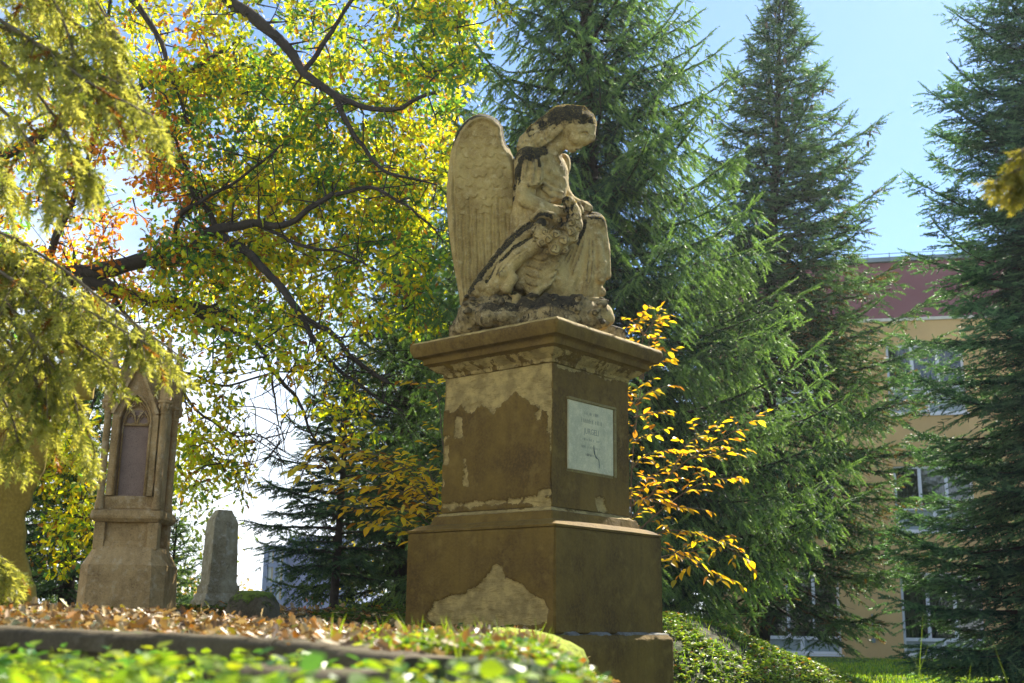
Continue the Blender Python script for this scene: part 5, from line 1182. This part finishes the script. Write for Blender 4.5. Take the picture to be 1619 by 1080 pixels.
# ---------------------------------------------------------------- the oak and other broadleaf trees
def leaf_tpl(kind):
    if kind == 'oak': o = [(0, 0), (.22, .16), (.34, .10), (.52, .30), (.62, .17), (.82, .24), (1, 0)]
    elif kind == 'ovate': o = [(0, 0), (.18, .17), (.45, .25), (.72, .17), (1, 0)]
    else: o = [(0, 0), (.3, .22), (.7, .2), (1, 0)]
    n = len(o); V = [(x, y, .25*abs(y)-.12*x*x) for x, y in o]+[(x, -y, .25*abs(y)-.12*x*x) for x, y in o[1:-1]]
    F1 = tuple(range(n)); F2 = (0,)+tuple(range(2*n-3, n-1, -1)) ; F2 = tuple([0]+[n-1][::-1]+list(range(2*n-3, n-1, -1)))
    return np.array(V), [np.array([F1[::-1], F2[::-1]])] if len(F1) == len(F2) else [np.array([F1[::-1]]), np.array([F2[::-1]])]
def grow(limbs, attract, g, min_r=.004, rmul=1.0, step=.25):
    """limbs: list of (points, radii) already laid; each attractor is joined to the nearest wood by a bent shoot"""
    N = []; 
    for pts, rad in limbs: N.append(pts)
    N = np.concatenate(N); nodes = [N]; out = []
    A = np.array(attract); allN = N.copy()
    d = np.array([((allN-a)**2).sum(1).min() for a in A]); order = np.argsort(d+g.uniform(0, .3, len(A)))
    cap = len(allN)+len(A)*8; B = np.zeros((cap, 3)); B[:len(allN)] = allN; c = len(allN); dep = np.zeros(cap)
    for i in order:
        a = A[i]; dd = ((B[:c]-a)**2).sum(1)*(1+.25*dep[:c]); j = int(dd.argmin()); p = B[j]; L = np.linalg.norm(a-p)
        if L < .03: continue
        k = max(2, min(7, int(L/step)+1)); u = np.linspace(0, 1, k+1)[:, None]; bend = g.normal(size=3)*.14*L; q = p+(a-p)*u+bend*np.sin(u*math.pi)+g.normal(size=(k+1, 3))*.015*np.sin(u*math.pi)
        q[0] = p; B[c:c+k] = q[1:]; dep[c:c+k] = dep[j]+.6; c += k
        r0 = min(.030, .006+.011*L)*rmul; out.append((q, np.linspace(r0, min_r, k+1)))
    return out
def leaf_mass(name, root, centers, per, spread, size, cols, kind, g, mat, droop=.35, wts=None, radial=.8):
    tv, tf = leaf_tpl(kind); m = len(centers)*per; C = np.repeat(centers, per, 0)
    O_ = g.normal(size=(m, 3)); T = C+O_*spread; D = g.normal(size=(m, 3))*.6+O_*radial; D[:, 2] -= droop; U = g.normal(size=(m, 3))+np.array([0, 0, .9])
    S = size*g.uniform(.6, 1.2, m); V, F = scatter(tv, tf, frames(D, up=U), T, S)
    pal = np.array([c[0] for c in cols]); w = np.array([c[1] for c in cols], float)
    f = fbm(C*.9, 3, 5); k = g.choice(len(pal), m, p=w/w.sum()) if wts is None else wts(C, g, len(pal))
    cl = pal[k]*g.uniform(.65, 1.35, (m, 1))*(1+f*.5)[:, None]
    return mesh(name, V, F, mat, root, cols=rep(np.clip(cl, 0, 1), len(tv)))
def limb(pts, r0, r1, k=6):
    p = smoothpath(P(np.array([q[0] for q in pts]), np.array([q[1] for q in pts]), np.array([q[2] for q in pts])), k); return p, np.linspace(r0, r1, len(p))
g = np.random.default_rng(42)
OAK = empty('oak_tree', basep(-150, 14.0, .3), 'great autumn oak spreading crooked dark limbs and yellow green leaves across the sky', 'oak tree')
ob = basep(-150, 14.0, .1)
O = [ (np.array([ob, ob+[.1, 0, 1.6], ob+[.05, .1, 3.2], ob+[.1, .1, 4.6]]), [.36, .30, .26, .22]) ]
Lb = [limb([(-145, 560, 14), (-40, 500, 14), (60, 455, 13.8), (130, 440, 13.5), (210, 470, 13.3), (300, 488, 13), (370, 500, 12.8)], .17, .05),
      limb([(-145, 520, 14), (-30, 470, 14), (60, 440, 13.8), (150, 425, 13.4), (240, 412, 13), (300, 392, 12.8), (335, 368, 12.6), (400, 352, 12.4), (455, 352, 12.2), (530, 308, 12)], .15, .03),
      limb([(345, 372, 12.6), (335, 340, 12.6), (305, 300, 12.5), (292, 258, 12.4), (280, 220, 12.3)], .045, .02),
      limb([(280, 395, 12.9), (285, 350, 12.6), (300, 325, 12.4), (345, 300, 12.2), (400, 268, 12), (440, 230, 11.8)], .04, .012),
      limb([(345, 370, 12.6), (395, 405, 12.4), (440, 445, 12.2), (478, 500, 12), (505, 560, 11.9), (555, 600, 11.9), (640, 650, 12)], .06, .012),
      limb([(300, 488, 13), (345, 520, 12.8), (400, 545, 12.6), (432, 590, 12.4), (470, 640, 12.3), (498, 690, 12.2), (520, 730, 12.2)], .045, .010),
      limb([(280, 585, 13), (330, 605, 12.8), (370, 610, 12.6), (420, 594, 12.4), (470, 590, 12.2), (520, 588, 12)], .018, .009),
      limb([(430, 590, 12.4), (432, 650, 12.4), (440, 680, 12.3), (448, 700, 12.3)], .014, .005),
      limb([(282, 590, 13), (300, 635, 12.9), (340, 670, 12.8), (375, 690, 12.6), (392, 740, 12.6)], .022, .006), limb([(375, 690, 12.6), (405, 685, 12.5), (430, 710, 12.4), (450, 740, 12.4)], .012, .004),
      limb([(170, 455, 13.4), (200, 500, 13.3), (230, 540, 13.2), (280, 590, 13)], .03, .02),
      limb([(478, 500, 12), (515, 520, 11.9), (545, 560, 11.9), (590, 590, 12), (620, 605, 12)], .035, .02),
      limb([(60, 450, 13.8), (90, 380, 13.6), (120, 300, 13.4), (150, 200, 13.2), (170, 90, 13), (180, -40, 13)], .06, .02),
      limb([(-140, 300, 14), (0, 250, 13.6), (90, 200, 13.4), (200, 150, 13), (300, 110, 12.6), (380, 60, 12.4)], .10, .02),
      limb([(250, -120, 12.5), (340, -20, 12.3), (400, 28, 12.1), (440, 62, 12), (480, 112, 11.9), (530, 150, 11.8), (600, 172, 11.7), (690, 150, 11.6)], .10, .02),
      limb([(530, 150, 11.8), (560, 225, 11.8), (620, 275, 11.8), (690, 290, 11.8)], .04, .01), limb([(480, 112, 11.9), (520, 60, 11.8), (560, 0, 11.7), (600, -60, 11.6)], .04, .015),
      limb([(180, -40, 13), (240, 40, 12.8), (275, 120, 12.6), (300, 200, 12.4)], .05, .015), limb([(530, 308, 12), (600, 300, 12), (650, 330, 12), (700, 380, 12)], .03, .008), limb([(400, 352, 12.4), (470, 385, 12.3), (540, 400, 12.2), (620, 440, 12.2)], .03, .01),
      limb([(130, 440, 13.5), (160, 520, 13.8), (150, 600, 14), (130, 700, 14)], .03, .01), limb([(200, 150, 13), (260, 230, 12.8), (340, 260, 12.7)], .03, .01)]
limbs = [(smoothpath(O[0][0], 4), np.linspace(.36, .2, 13))]+Lb
# crown attractors: boxes in the photograph's plane with a real spread in depth
def boxes(bs, g):
    out = []
    for (x0, y0, x1, y1, n, Ya, Yb_) in bs:
        x = g.uniform(x0, x1, n); y = g.uniform(y0, y1, n); Y = g.uniform(Ya, Yb_, n); c = P(x, y, Y); k = fbm(c*1.15, 3, 12) > -.02; out.append(c[k])
    return np.concatenate(out)
att = boxes([(140, -60, 780, 120, 620, 11.4, 15), (230, 100, 720, 300, 1000, 12, 15), (240, 280, 690, 420, 820, 12.1, 15), (240, 400, 560, 520, 360, 12.4, 14.8), (-60, 100, 260, 420, 300, 12.5, 15.5), (290, 500, 560, 590, 80, 11.5, 13.5),
             (560, 400, 700, 520, 90, 11.5, 13.5), (280, 600, 400, 790, 75, 12.2, 13.6), (60, 420, 280, 640, 190, 12.5, 15), (60, 620, 150, 900, 110, 13, 14.4), (640, -60, 800, 60, 120, 11.2, 14), (480, 560, 600, 700, 26, 11.8, 12.6), (-60, -80, 140, 120, 150, 12, 15)], g)
sh = grow(limbs, att, g)
wd = Tubes(7)
for p, r_ in limbs:
    q = fbm(p*2.3, 3, 31)[:, None]*np.array([[.16, 0, 0]])+fbm(p*2.3+9, 3, 32)[:, None]*np.array([[0, 0, .16]]); pk = p+q*np.minimum(1, np.arange(len(p))/4.)[:, None]; wd.add(pk, r_*(.88+.5*fbm(p*4, 3, 33)), 9)
    for i in range(2, len(p)):            # crooked side shoots along every limb
        for _ in range(2):
            if g.random() < .36:
                L = g.uniform(.2, .75); d = g.normal(size=3); d /= np.linalg.norm(d); d[2] += .1; a = pk[i]; b = a+d*L*.5+g.normal(size=3)*.05; c_ = b+d*L*.5+g.normal(size=3)*.12; wd.add(np.array([a, b, c_]), [r_[i]*.25+.004, .006, .003], 4)
for p, r_ in sh: wd.add(p, r_, 4)
# bare dead twigs hanging before the white sky
for q in range(70):
    p, r_ = Lb[[4, 5, 6, 7, 8, 9, 11][q % 7]]; i = g.integers(len(p)//3, len(p)); a = p[i]; v = np.array([g.normal()*.25, g.normal()*.2, -g.uniform(.15, .7)]); wd.add(np.array([a, a+v*.5+g.normal(size=3)*.05, a+v]), [.006, .004, .002], 3)
wd.build('trunk', M_bark, OAK)
ends = np.array([p[-1] for p, r_ in sh]); mids = np.concatenate([p[1:-1][g.random(len(p)-2) < .62] for p, r_ in sh if len(p) > 3]+[p[-1:]+g.normal(size=(1, 3))*.10 for p, r_ in sh])
def screen_xy(C):
    d = C-np.array([0, 0, CAMZ]); z = d@_f; return 809.5+FPX*(d@_r)/z, 540-FPX*(d@_u)/z
def oakw(C, g, n):
    # the lower left boughs have already turned: orange sits in its own clump of boughs
    c1 = P(165, 320, 13.3); c2 = P(260, 60, 13.0); k1 = np.exp(-(((C-c1)/np.array([1.0, 2.4, .95]))**2).sum(1)); k2 = np.exp(-(((C-c2)/np.array([.42, 1.5, .32]))**2).sum(1)); k = np.clip(1.35*np.maximum(k1, k2), 0, .92)
    r = g.random(len(C)); sh_ = fbm(C*.8+5, 3, 8); base = np.where(g.random(len(C)) < np.clip(.25+sh_*2.2, .06, .8), 1, g.choice(np.array([0, 2, 3]), len(C), p=[.62, .30, .08])); org = 4+g.choice(2, len(C)); return np.where(r < k, org, base)  # dark green clumps paint leaf shade into the crown
OC = [((.54, .62, .03), 1), ((.11, .26, .07), 1), ((.72, .58, .02), 1), ((.42, .19, .03), 1), ((.62, .28, .02), 1), ((.42, .13, .02), 1)]  # lime stands for sunlit leaves, dark green for shaded ones; the rest autumn tints
M_oak = leafmat('oak_leaves', .68, .38, .45, (1.35, 1.25, .4))
leaf_mass('crown', OAK, np.concatenate([ends, mids]), 12, .050, .088, OC, 'oak', g, M_oak, wts=oakw)
print('oak', len(ends))
# background trees and bushes
def bush(name, label, c, r, n, size, cols, g, cat='bush', kind='ovate', trunk=True, h=None, mat=None, per=6, group=None):
    root = empty(name, (c[0], c[1], c[2]), label, cat, group); D = g.normal(size=(n, 3)); D /= np.linalg.norm(D, axis=1)[:, None]; D *= g.uniform(.35, 1, (n, 1))**.5; C = D*np.array(r)*(1+.5*fbm(D*2+c, 3, 4))[:, None]; C[:, 2] = np.abs(C[:, 2]) if not h else C[:, 2]+h
    C = C+np.array(c); t = Tubes(4); base = np.array([c[0], c[1], c[2]-.1]); top_ = base+[0, 0, (h or 0)+.15]
    if h: t.add(np.array([base, base+[0.03, 0, h*.5], top_+[0, 0, r[2]*.5]]), [.02*h+.02, .015*h+.015, .01], 6)
    for q in range(0, n, max(1, n//60)): p = C[q]; t.add(np.array([top_ if h else base, (p+top_)/2+g.normal(size=3)*.05, p]), [.012, .008, .004], 3)
    t.build('trunk' if h else 'stem', M_bark, root); leaf_mass('crown' if h else 'foliage', root, C, per, size*1.2, size, cols, kind, g, mat or M_leaf); return root
YG = [((.14, .19, .02), 3), ((.07, .12, .02), 3), ((.30, .28, .03), 1)]
b = P(478, 985, 11.5); b[2] = .62; bush('red_bush', 'low pink and red bush in front of the glazed tower', b, (.22, .2, .20), 90, .045, [((.42, .12, .10), 3), ((.5, .22, .12), 1), ((.45, .33, .05), 1)], g)
b = P(575, 985, 12.3); b[2] = .60; bush('green_bush', 'sunlit yellow green bush at the foot of the small spruce', b, (.5, .35, .30), 220, .055, [((.24, .30, .03), 3), ((.12, .2, .03), 2)], g)
b = P(330, 960, 34); b[2] = 0; bush('autumn_tree', 'pale orange distant tree behind the small obelisk', b, (1.4, 1.4, .95), 300, .14, [((.42, .26, .08), 3), ((.38, .32, .10), 2)], g, 'tree', 'oak', h=1.0)
b = P(205, 960, 24); b[2] = 0; bush('green_tree', 'green leafy tree behind the gothic monument', b, (1.9, 1.4, 2.3), 700, .13, YG, g, 'tree', 'oak', h=1.9)
b = P(40, 960, 26); b[2] = 0; bush('green_tree', 'leafy tree far behind the stone cross', b, (2.4, 1.4, 2.6), 800, .14, YG, g, 'tree', 'oak', h=2.2)
b = P(640, 800, 25); b[2] = 0; bush('golden_tree', 'golden tree glowing through the dark spruces left of the statue', b, (2.0, 1.4, 3.6), 900, .13, [((.42, .34, .03), 3), ((.22, .25, .03), 3), ((.1, .15, .02), 1)], g, 'tree', 'oak', h=4.6)
# ---- yellow saplings close behind the pedestal
def sapling(label, base, sprays, g, leafl=.088, col=((.80, .54, .03), (.72, .36, .03), (.58, .50, .06))):
    root = empty('yellow_sapling', base, label, 'sapling', 'yellow leaved saplings around the pedestal'); t = Tubes(5); T = []; D = []; U = []; S = []
    for s in sprays:
        p = smoothpath(pp(*s), 6); t.add(p, np.linspace(.009, .002, len(p)), 5)
        seg = np.linalg.norm(np.diff(p, axis=0), axis=1).sum(); ntw = max(2, int(seg/.085)); arc = np.linspace(0, 1, len(p))
        for j in range(ntw+1):
            s0 = .12+.88*j/ntw; q = np.array([np.interp(s0, arc, p[:, k]) for k in range(3)]); tg = np.array([np.interp(s0, arc, np.gradient(p[:, k])) for k in range(3)]); tg /= np.linalg.norm(tg)
            side = np.array([1. if (j % 2) else -1., g.uniform(-.8, .5), 0]); side /= np.linalg.norm(side); d = tg*.55+side*.7+np.array([0, 0, .12]) if j < ntw else tg; d /= np.linalg.norm(d); L = g.uniform(.14, .34)*(1-.4*s0)
            k = max(3, int(L/.038)); u = (np.arange(k)+1.)/k; tw = q+d*L*u[:, None]+np.stack([0*u, 0*u, -.22*L*u*u], -1); t.add(np.vstack([q, tw]), np.linspace(.003, .0012, k+1), 3)
            for i in range(k):
                sg = 1 if i % 2 else -1; lat = np.cross(d, [0, 0, 1.]); lat /= np.linalg.norm(lat)+1e-9; dd = d*.75+lat*sg*.65+np.array([0, 0, -.42])+g.normal(size=3)*.24
                T.append(tw[i]); D.append(dd); U.append(np.array([0, 0, 1.])+g.normal(size=3)*.25); S.append(leafl*g.uniform(.45, 1.2))
    t.build('stem', M_barklit, root); tv, tf = leaf_tpl('ovate'); tv = tv*np.array([1, 1.05, 1.4]); V, F = scatter(tv, tf, frames(np.array(D), up=np.array(U)), np.array(T), np.array(S))
    c = np.array(list(col)+[(.34, .15, .03)])[g.choice(4, len(T), p=[.50, .25, .17, .08])]*g.uniform(.6, 1.25, (len(T), 1)); mesh('foliage', V, F, leafmat('sapling_leaves_%d' % len(T), .62, .4, .4, (1.3, 1.25, .4)), root, cols=rep(c, len(tv)))
g = np.random.default_rng(9)
sapling('yellow sapling arching out beyond the plaque side of the pedestal', P(1010, 1000, 10.4),
        [((1005, 1000, 10.4), (1000, 900, 10.4), (998, 760, 10.4), (1008, 650, 10.3), (1020, 580, 10.3), (1030, 520, 10.2), (1035, 505, 10.2)), ((1000, 820, 10.4), (1040, 770, 10.3), (1090, 725, 10.2), (1140, 695, 10.1), (1188, 662, 10.0)),
         ((1000, 850, 10.4), (1030, 820, 10.3), (1080, 780, 10.2), (1120, 760, 10.1), (1160, 755, 10.0)), ((1000, 870, 10.4), (1050, 840, 10.2), (1100, 845, 10.1), (1150, 865, 10.0), (1175, 885, 10.0)), ((1000, 880, 10.4), (1040, 865, 10.2), (1080, 880, 10.1), (1120, 905, 10.0), (1150, 915, 10.0)),
         ((1000, 800, 10.4), (1020, 790, 10.3), (1060, 800, 10.2), (1110, 805, 10.1)), ((1000, 700, 10.3), (1020, 690, 10.2), (1045, 680, 10.2)), ((1000, 740, 10.3), (1020, 720, 10.2), (1050, 712, 10.2)), ((1005, 640, 10.3), (1025, 620, 10.2), (1048, 612, 10.2)), ((1010, 600, 10.3), (1030, 575, 10.2), (1050, 560, 10.2)),
         ((1002, 900, 10.4), (1050, 880, 10.5), (1100, 870, 10.5), (1140, 850, 10.5)), ((1090, 725, 10.2), (1130, 720, 10.1), (1165, 712, 10.0)), ((1060, 750, 10.2), (1085, 705, 10.2), (1110, 685, 10.2)), ((1002, 660, 10.3), (1022, 655, 10.3), (1044, 650, 10.3)), ((1000, 800, 10.4), (1024, 760, 10.4), (1050, 740, 10.4))], g)
sapling('yellow sapling spreading flat sprays beside the broad blank face of the pedestal', P(720, 1000, 10.6),
        [((720, 1000, 10.6), (712, 900, 10.6), (690, 800, 10.5), (640, 740, 10.3), (580, 715, 10.2), (520, 705, 10.1), (478, 745, 10.0)), ((700, 840, 10.6), (660, 790, 10.4), (610, 770, 10.3), (560, 770, 10.2), (520, 765, 10.1)), ((705, 860, 10.6), (670, 820, 10.4), (630, 805, 10.3), (580, 805, 10.2), (545, 800, 10.1)),
         ((700, 820, 10.6), (670, 760, 10.4), (640, 735, 10.3), (600, 730, 10.3)), ((695, 800, 10.5), (680, 750, 10.4), (660, 735, 10.4), (635, 750, 10.4)), ((640, 740, 10.3), (600, 750, 10.2), (560, 738, 10.2), (500, 735, 10.1)), ((710, 780, 10.6), (700, 700, 10.5), (690, 620, 10.4), (660, 605, 10.3)), ((700, 870, 10.6), (660, 845, 10.4), (620, 830, 10.3), (590, 825, 10.2)), ((690, 810, 10.5), (660, 770, 10.3), (620, 788, 10.2), (580, 785, 10.2)), ((705, 830, 10.6), (680, 800, 10.4), (650, 800, 10.3), (610, 815, 10.2)), ((600, 730, 10.3), (560, 720, 10.2), (530, 715, 10.2))], g, leafl=.098, col=((.95, .72, .06), (.90, .58, .05), (.78, .66, .10)))
sapling('lone yellow leafed shoot rising above the cornice corner', P(1012, 560, 10.0), [((1012, 600, 10.0), (1014, 560, 10.0), (1018, 530, 9.9), (1034, 508, 9.8)), ((1018, 530, 9.9), (1008, 515, 9.9), (998, 507, 9.9))], g, leafl=.08)
# orange oak sprig over the obelisk
# ---------------------------------------------------------------- ground cover
def pts_region(n, x0, x1, y0, y1, g, keep=None):
    x = g.uniform(x0, x1, n); y = g.uniform(y0, y1, n)
    if keep is not None: k = keep(x, y); x = x[k]; y = y[k]
    return x, y
def ground_leaves(name, label, x, y, g, size, cols, mat, lift=.012, curl=.6, kind='ovate', flat=.35, cat='leaf litter'):
    tv, tf = leaf_tpl(kind); tv = tv.copy(); tv[:, 2] = tv[:, 2]*1.6+curl*.25*(tv[:, 0]-.5)**2; m = len(x); z = gz(x, y)+lift*g.uniform(.2, 2.2, m)
    D = np.stack([g.normal(size=m), g.normal(size=m), g.normal(size=m)*flat], -1); U = np.stack([g.normal(size=m)*flat, g.normal(size=m)*flat, np.ones(m)], -1)
    V, F = scatter(tv, tf, frames(D, up=U), np.stack([x, y, z], -1), size*g.uniform(.55, 1.25, m)); pal = np.array([c[0] for c in cols]); w = np.array([c[1] for c in cols], float)
    c = pal[g.choice(len(pal), m, p=w/w.sum())]*g.uniform(.6, 1.3, (m, 1)); o = mesh(name, V, F, mat, None, cols=rep(c, len(tv))); return tag(o, label, cat, kind='stuff')
g = np.random.default_rng(21)
inped = lambda x, y: ~((np.abs((np.stack([x, y, 0*x], -1)-K0)@VA-WA/2) < WA/2+.06) & (np.abs((np.stack([x, y, 0*x], -1)-K0)@VB-WB/2) < WB/2+.06))
LC = [((.30, .17, .06), 4), ((.42, .28, .11), 4), ((.16, .095, .04), 4), ((.58, .45, .24), 3), ((.55, .24, .04), 1), ((.30, .28, .03), .6)]
k1 = lambda x, y: (slab_side(x, y) > .10) & (x < .35+0*y) & inped(x, y)
x, y = pts_region(14000, -3.2, .6, 2.6, 7.6, g, k1); ground_leaves('fallen_leaves', 'brown and orange fallen leaves heaped behind the grave kerb', x, y, g, .044, LC, M_litter, lift=.014, flat=.7, curl=1.4, kind='oak')
x, y = pts_region(7000, -5, 1.2, 7.4, 14, g, inped); ground_leaves('fallen_leaves', 'thinner fallen leaves around the foot of the monuments', x, y, g, .075, LC, M_litter, lift=.02, flat=.5, curl=1.2, kind='oak')
# low plants
GCc = [((.26, .38, .03), 4), ((.16, .28, .03), 3), ((.42, .48, .04), 2), ((.08, .2, .06), 2)]
M_gc = leafmat('ground_plants', .5, .4, .4, (1.3, 1.25, .45))
def plants(name, label, x, y, g, h, leafs, nl, cols, mat=None, spread=.06, kind='ovate'):
    m = len(x); z = gz(x, y); hh = h*g.uniform(.4, 1.15, m); top_ = np.stack([x+g.normal(size=m)*.2*hh, y+g.normal(size=m)*.2*hh, z+hh], -1); base = np.stack([x, y, z-.01], -1)
    w = np.cross(top_-base, g.normal(size=(m, 3))); w /= np.linalg.norm(w, axis=1)[:, None]; w *= .0016
    Vs = np.stack([base-w, base+w, top_+w*.5, top_-w*.5], 1).reshape(-1, 3); Fs = np.arange(4*m).reshape(-1, 4)
    a = g.uniform(0, 6.28, (m, nl)); u = g.uniform(.5, 1, (m, nl)); T = base[:, None]+(top_-base)[:, None]*u[..., None]; D = np.stack([np.cos(a), np.sin(a), g.uniform(-.15, .6, a.shape)], -1).reshape(-1, 3)
    T = T.reshape(-1, 3)+D*.006; U = g.normal(size=D.shape)*.35+np.array([0, 0, 1]); S = leafs*g.uniform(.55, 1.2, len(T)); tv, tf = leaf_tpl(kind); tv = tv*np.array([1, 1.5, 1.0]); V, F = scatter(tv, tf, frames(D, up=U), T, S)
    pal = np.array([c[0] for c in cols]); wt = np.array([c[1] for c in cols], float); c = pal[g.choice(len(pal), len(T), p=wt/wt.sum())]*g.uniform(.7, 1.3, (len(T), 1)); cs = np.repeat(np.array([[.10, .13, .03]]), len(Vs), 0)
    o = mesh(name, np.concatenate([Vs, V]), [Fs]+[f+len(Vs) for f in F], mat or M_gc, None, cols=np.concatenate([cs, rep(c, len(tv))])); return tag(o, label, 'ground plants', kind='stuff')
MBC = P(800, 1085, 4.3)+np.array([0, .25, 0])
kf = lambda x, y: (slab_side(x, y) < -.03) & (x < y*.05)
x, y = pts_region(2600, -1.3, .9, 1.2, 2.9, g, kf); plants('ground_plants', 'bright yellow green leafy plants in front of the grave kerb', x, y, g, .18, .034, 7, GCc)
x, y = pts_region(1500, -.6, .45, 2.2, 3.9, g, lambda x, y: (slab_side(x, y) > .12) & (x > -.30-.1*(y-2.5)) & (fbm(np.stack([x, y, 0*x], -1)*3, 2, 3) > -.08) & (((x-MBC[0])/.34)**2+((y-MBC[1])/.42)**2 > 1)); plants('ground_plants', 'glossy low plants between the kerb and the mossy boulder', x, y, g, .035, .024, 6, GCc, kind='oak')
x, y = pts_region(14000, .9, 4.6, 7.5, 13.5, g, lambda x, y: inped(x, y) & (fbm(np.stack([x, y, 0*x], -1)*2.2, 2, 3) > -.16)); plants('ivy_cover', 'glossy ground cover on the bank beside the pedestal', x, y, g, .035, .036, 6, [((.14, .26, .05), 4), ((.26, .36, .06), 3), ((.38, .42, .10), 1.5), ((.40, .16, .05), .3)])
x, y = pts_region(5000, -3.5, .3, 8, 14, g, lambda x, y: inped(x, y) & (fbm(np.stack([x, y, 0*x], -1)*1.5, 2, 5) > 0)); plants('ivy_cover', 'ground cover between the pedestal and the small spruce', x, y, g, .06, .05, 5, [((.06, .12, .03), 4), ((.13, .19, .03), 2), ((.25, .10, .04), .4)])
# grass
def grass(name, label, x, y, g, h, w, cols):
    m = len(x); z = gz(x, y)-.01; hh = h*g.uniform(.4, 1.3, m); a = g.uniform(0, 6.28, m); b = np.stack([x, y, z], -1); s = np.stack([np.cos(a), np.sin(a), 0*a], -1)*w; l = np.stack([g.normal(size=m)*.3*hh, g.normal(size=m)*.3*hh, 0*hh], -1)
    V = np.stack([b-s, b+s, b+l*.35+np.stack([0*hh, 0*hh, hh*.6], -1)+s*.7, b+l*.35+np.stack([0*hh, 0*hh, hh*.6], -1)-s*.7, b+l+np.stack([0*hh, 0*hh, hh], -1)], 1).reshape(-1, 3); i = np.arange(m)[:, None]*5
    pal = np.array([c[0] for c in cols]); wt = np.array([c[1] for c in cols], float); c = pal[g.choice(len(pal), m, p=wt/wt.sum())]*g.uniform(.7, 1.3, (m, 1))
    o = mesh(name, V, [i+np.array([[0, 1, 2, 3]]), i+np.array([[3, 2, 4]])], M_gc, None, cols=rep(c, 5)); return tag(o, label, 'grass', kind='stuff')
GR = [((.24, .42, .04), 4), ((.42, .52, .04), 2), ((.10, .26, .08), 2)]
x, y = pts_region(60000, 1.5, 14, 13, 30, g, lambda x, y: (x < y*.52)); grass('lawn_grass', 'short bright lawn grass running up to the ochre building', x, y, g, .07, .009, GR)
x, y = pts_region(16000, 1.2, 6.5, 8, 14, g, inped); grass('bank_grass', 'grass growing through the ground cover on the bank', x, y, g, .06, .004, GR)
x, y = pts_region(50, 1.6, 3.0, 3.9, 5.5, g); grass('tall_grass', 'tall thin blurred grass blades near the lawn corner', x, y, g, .42, .0028, [((.30, .33, .03), 2), ((.16, .24, .02), 2)])
x, y = pts_region(260, -.5, .5, 2.6, 4.4, g, lambda x, y: slab_side(x, y) > .15); grass('tall_grass', 'scattered grass blades among the leaves near the boulder', x, y, g, .09, .003, [((.20, .28, .02), 2)])
x, y = pts_region(26000, 3, 14, 15, 29.5, g, lambda x, y: (x < y*.5) & (fbm(np.stack([x*.6, y*.25, 0*x], -1), 2, 3) > .02)); plants('clover', 'pale low clover patches shining in the lawn', x, y, g, .04, .06, 3, [((.16, .26, .12), 2), ((.10, .2, .06), 2)])
# ---------------------------------------------------------------- thin haze volume added to lift the shadows
hv = MB().box((-60, -6, -1.5), (70, 110, 22)); hm_ = bpy.data.materials.new('haze'); hm_.use_nodes = True; ht = hm_.node_tree; ht.nodes.clear(); ho = ht.nodes.new('ShaderNodeOutputMaterial'); pv = ht.nodes.new('ShaderNodeVolumePrincipled')
pv.inputs['Color'].default_value = (.92, .96, 1, 1); pv.inputs['Density'].default_value = .0005; pv.inputs['Anisotropy'].default_value = .45; ht.links.new(pv.outputs[0], ho.inputs['Volume'])
tag(hv.build('haze', hm_), 'thin haze added to lift the shadows like lens glare', 'haze', kind='stuff')
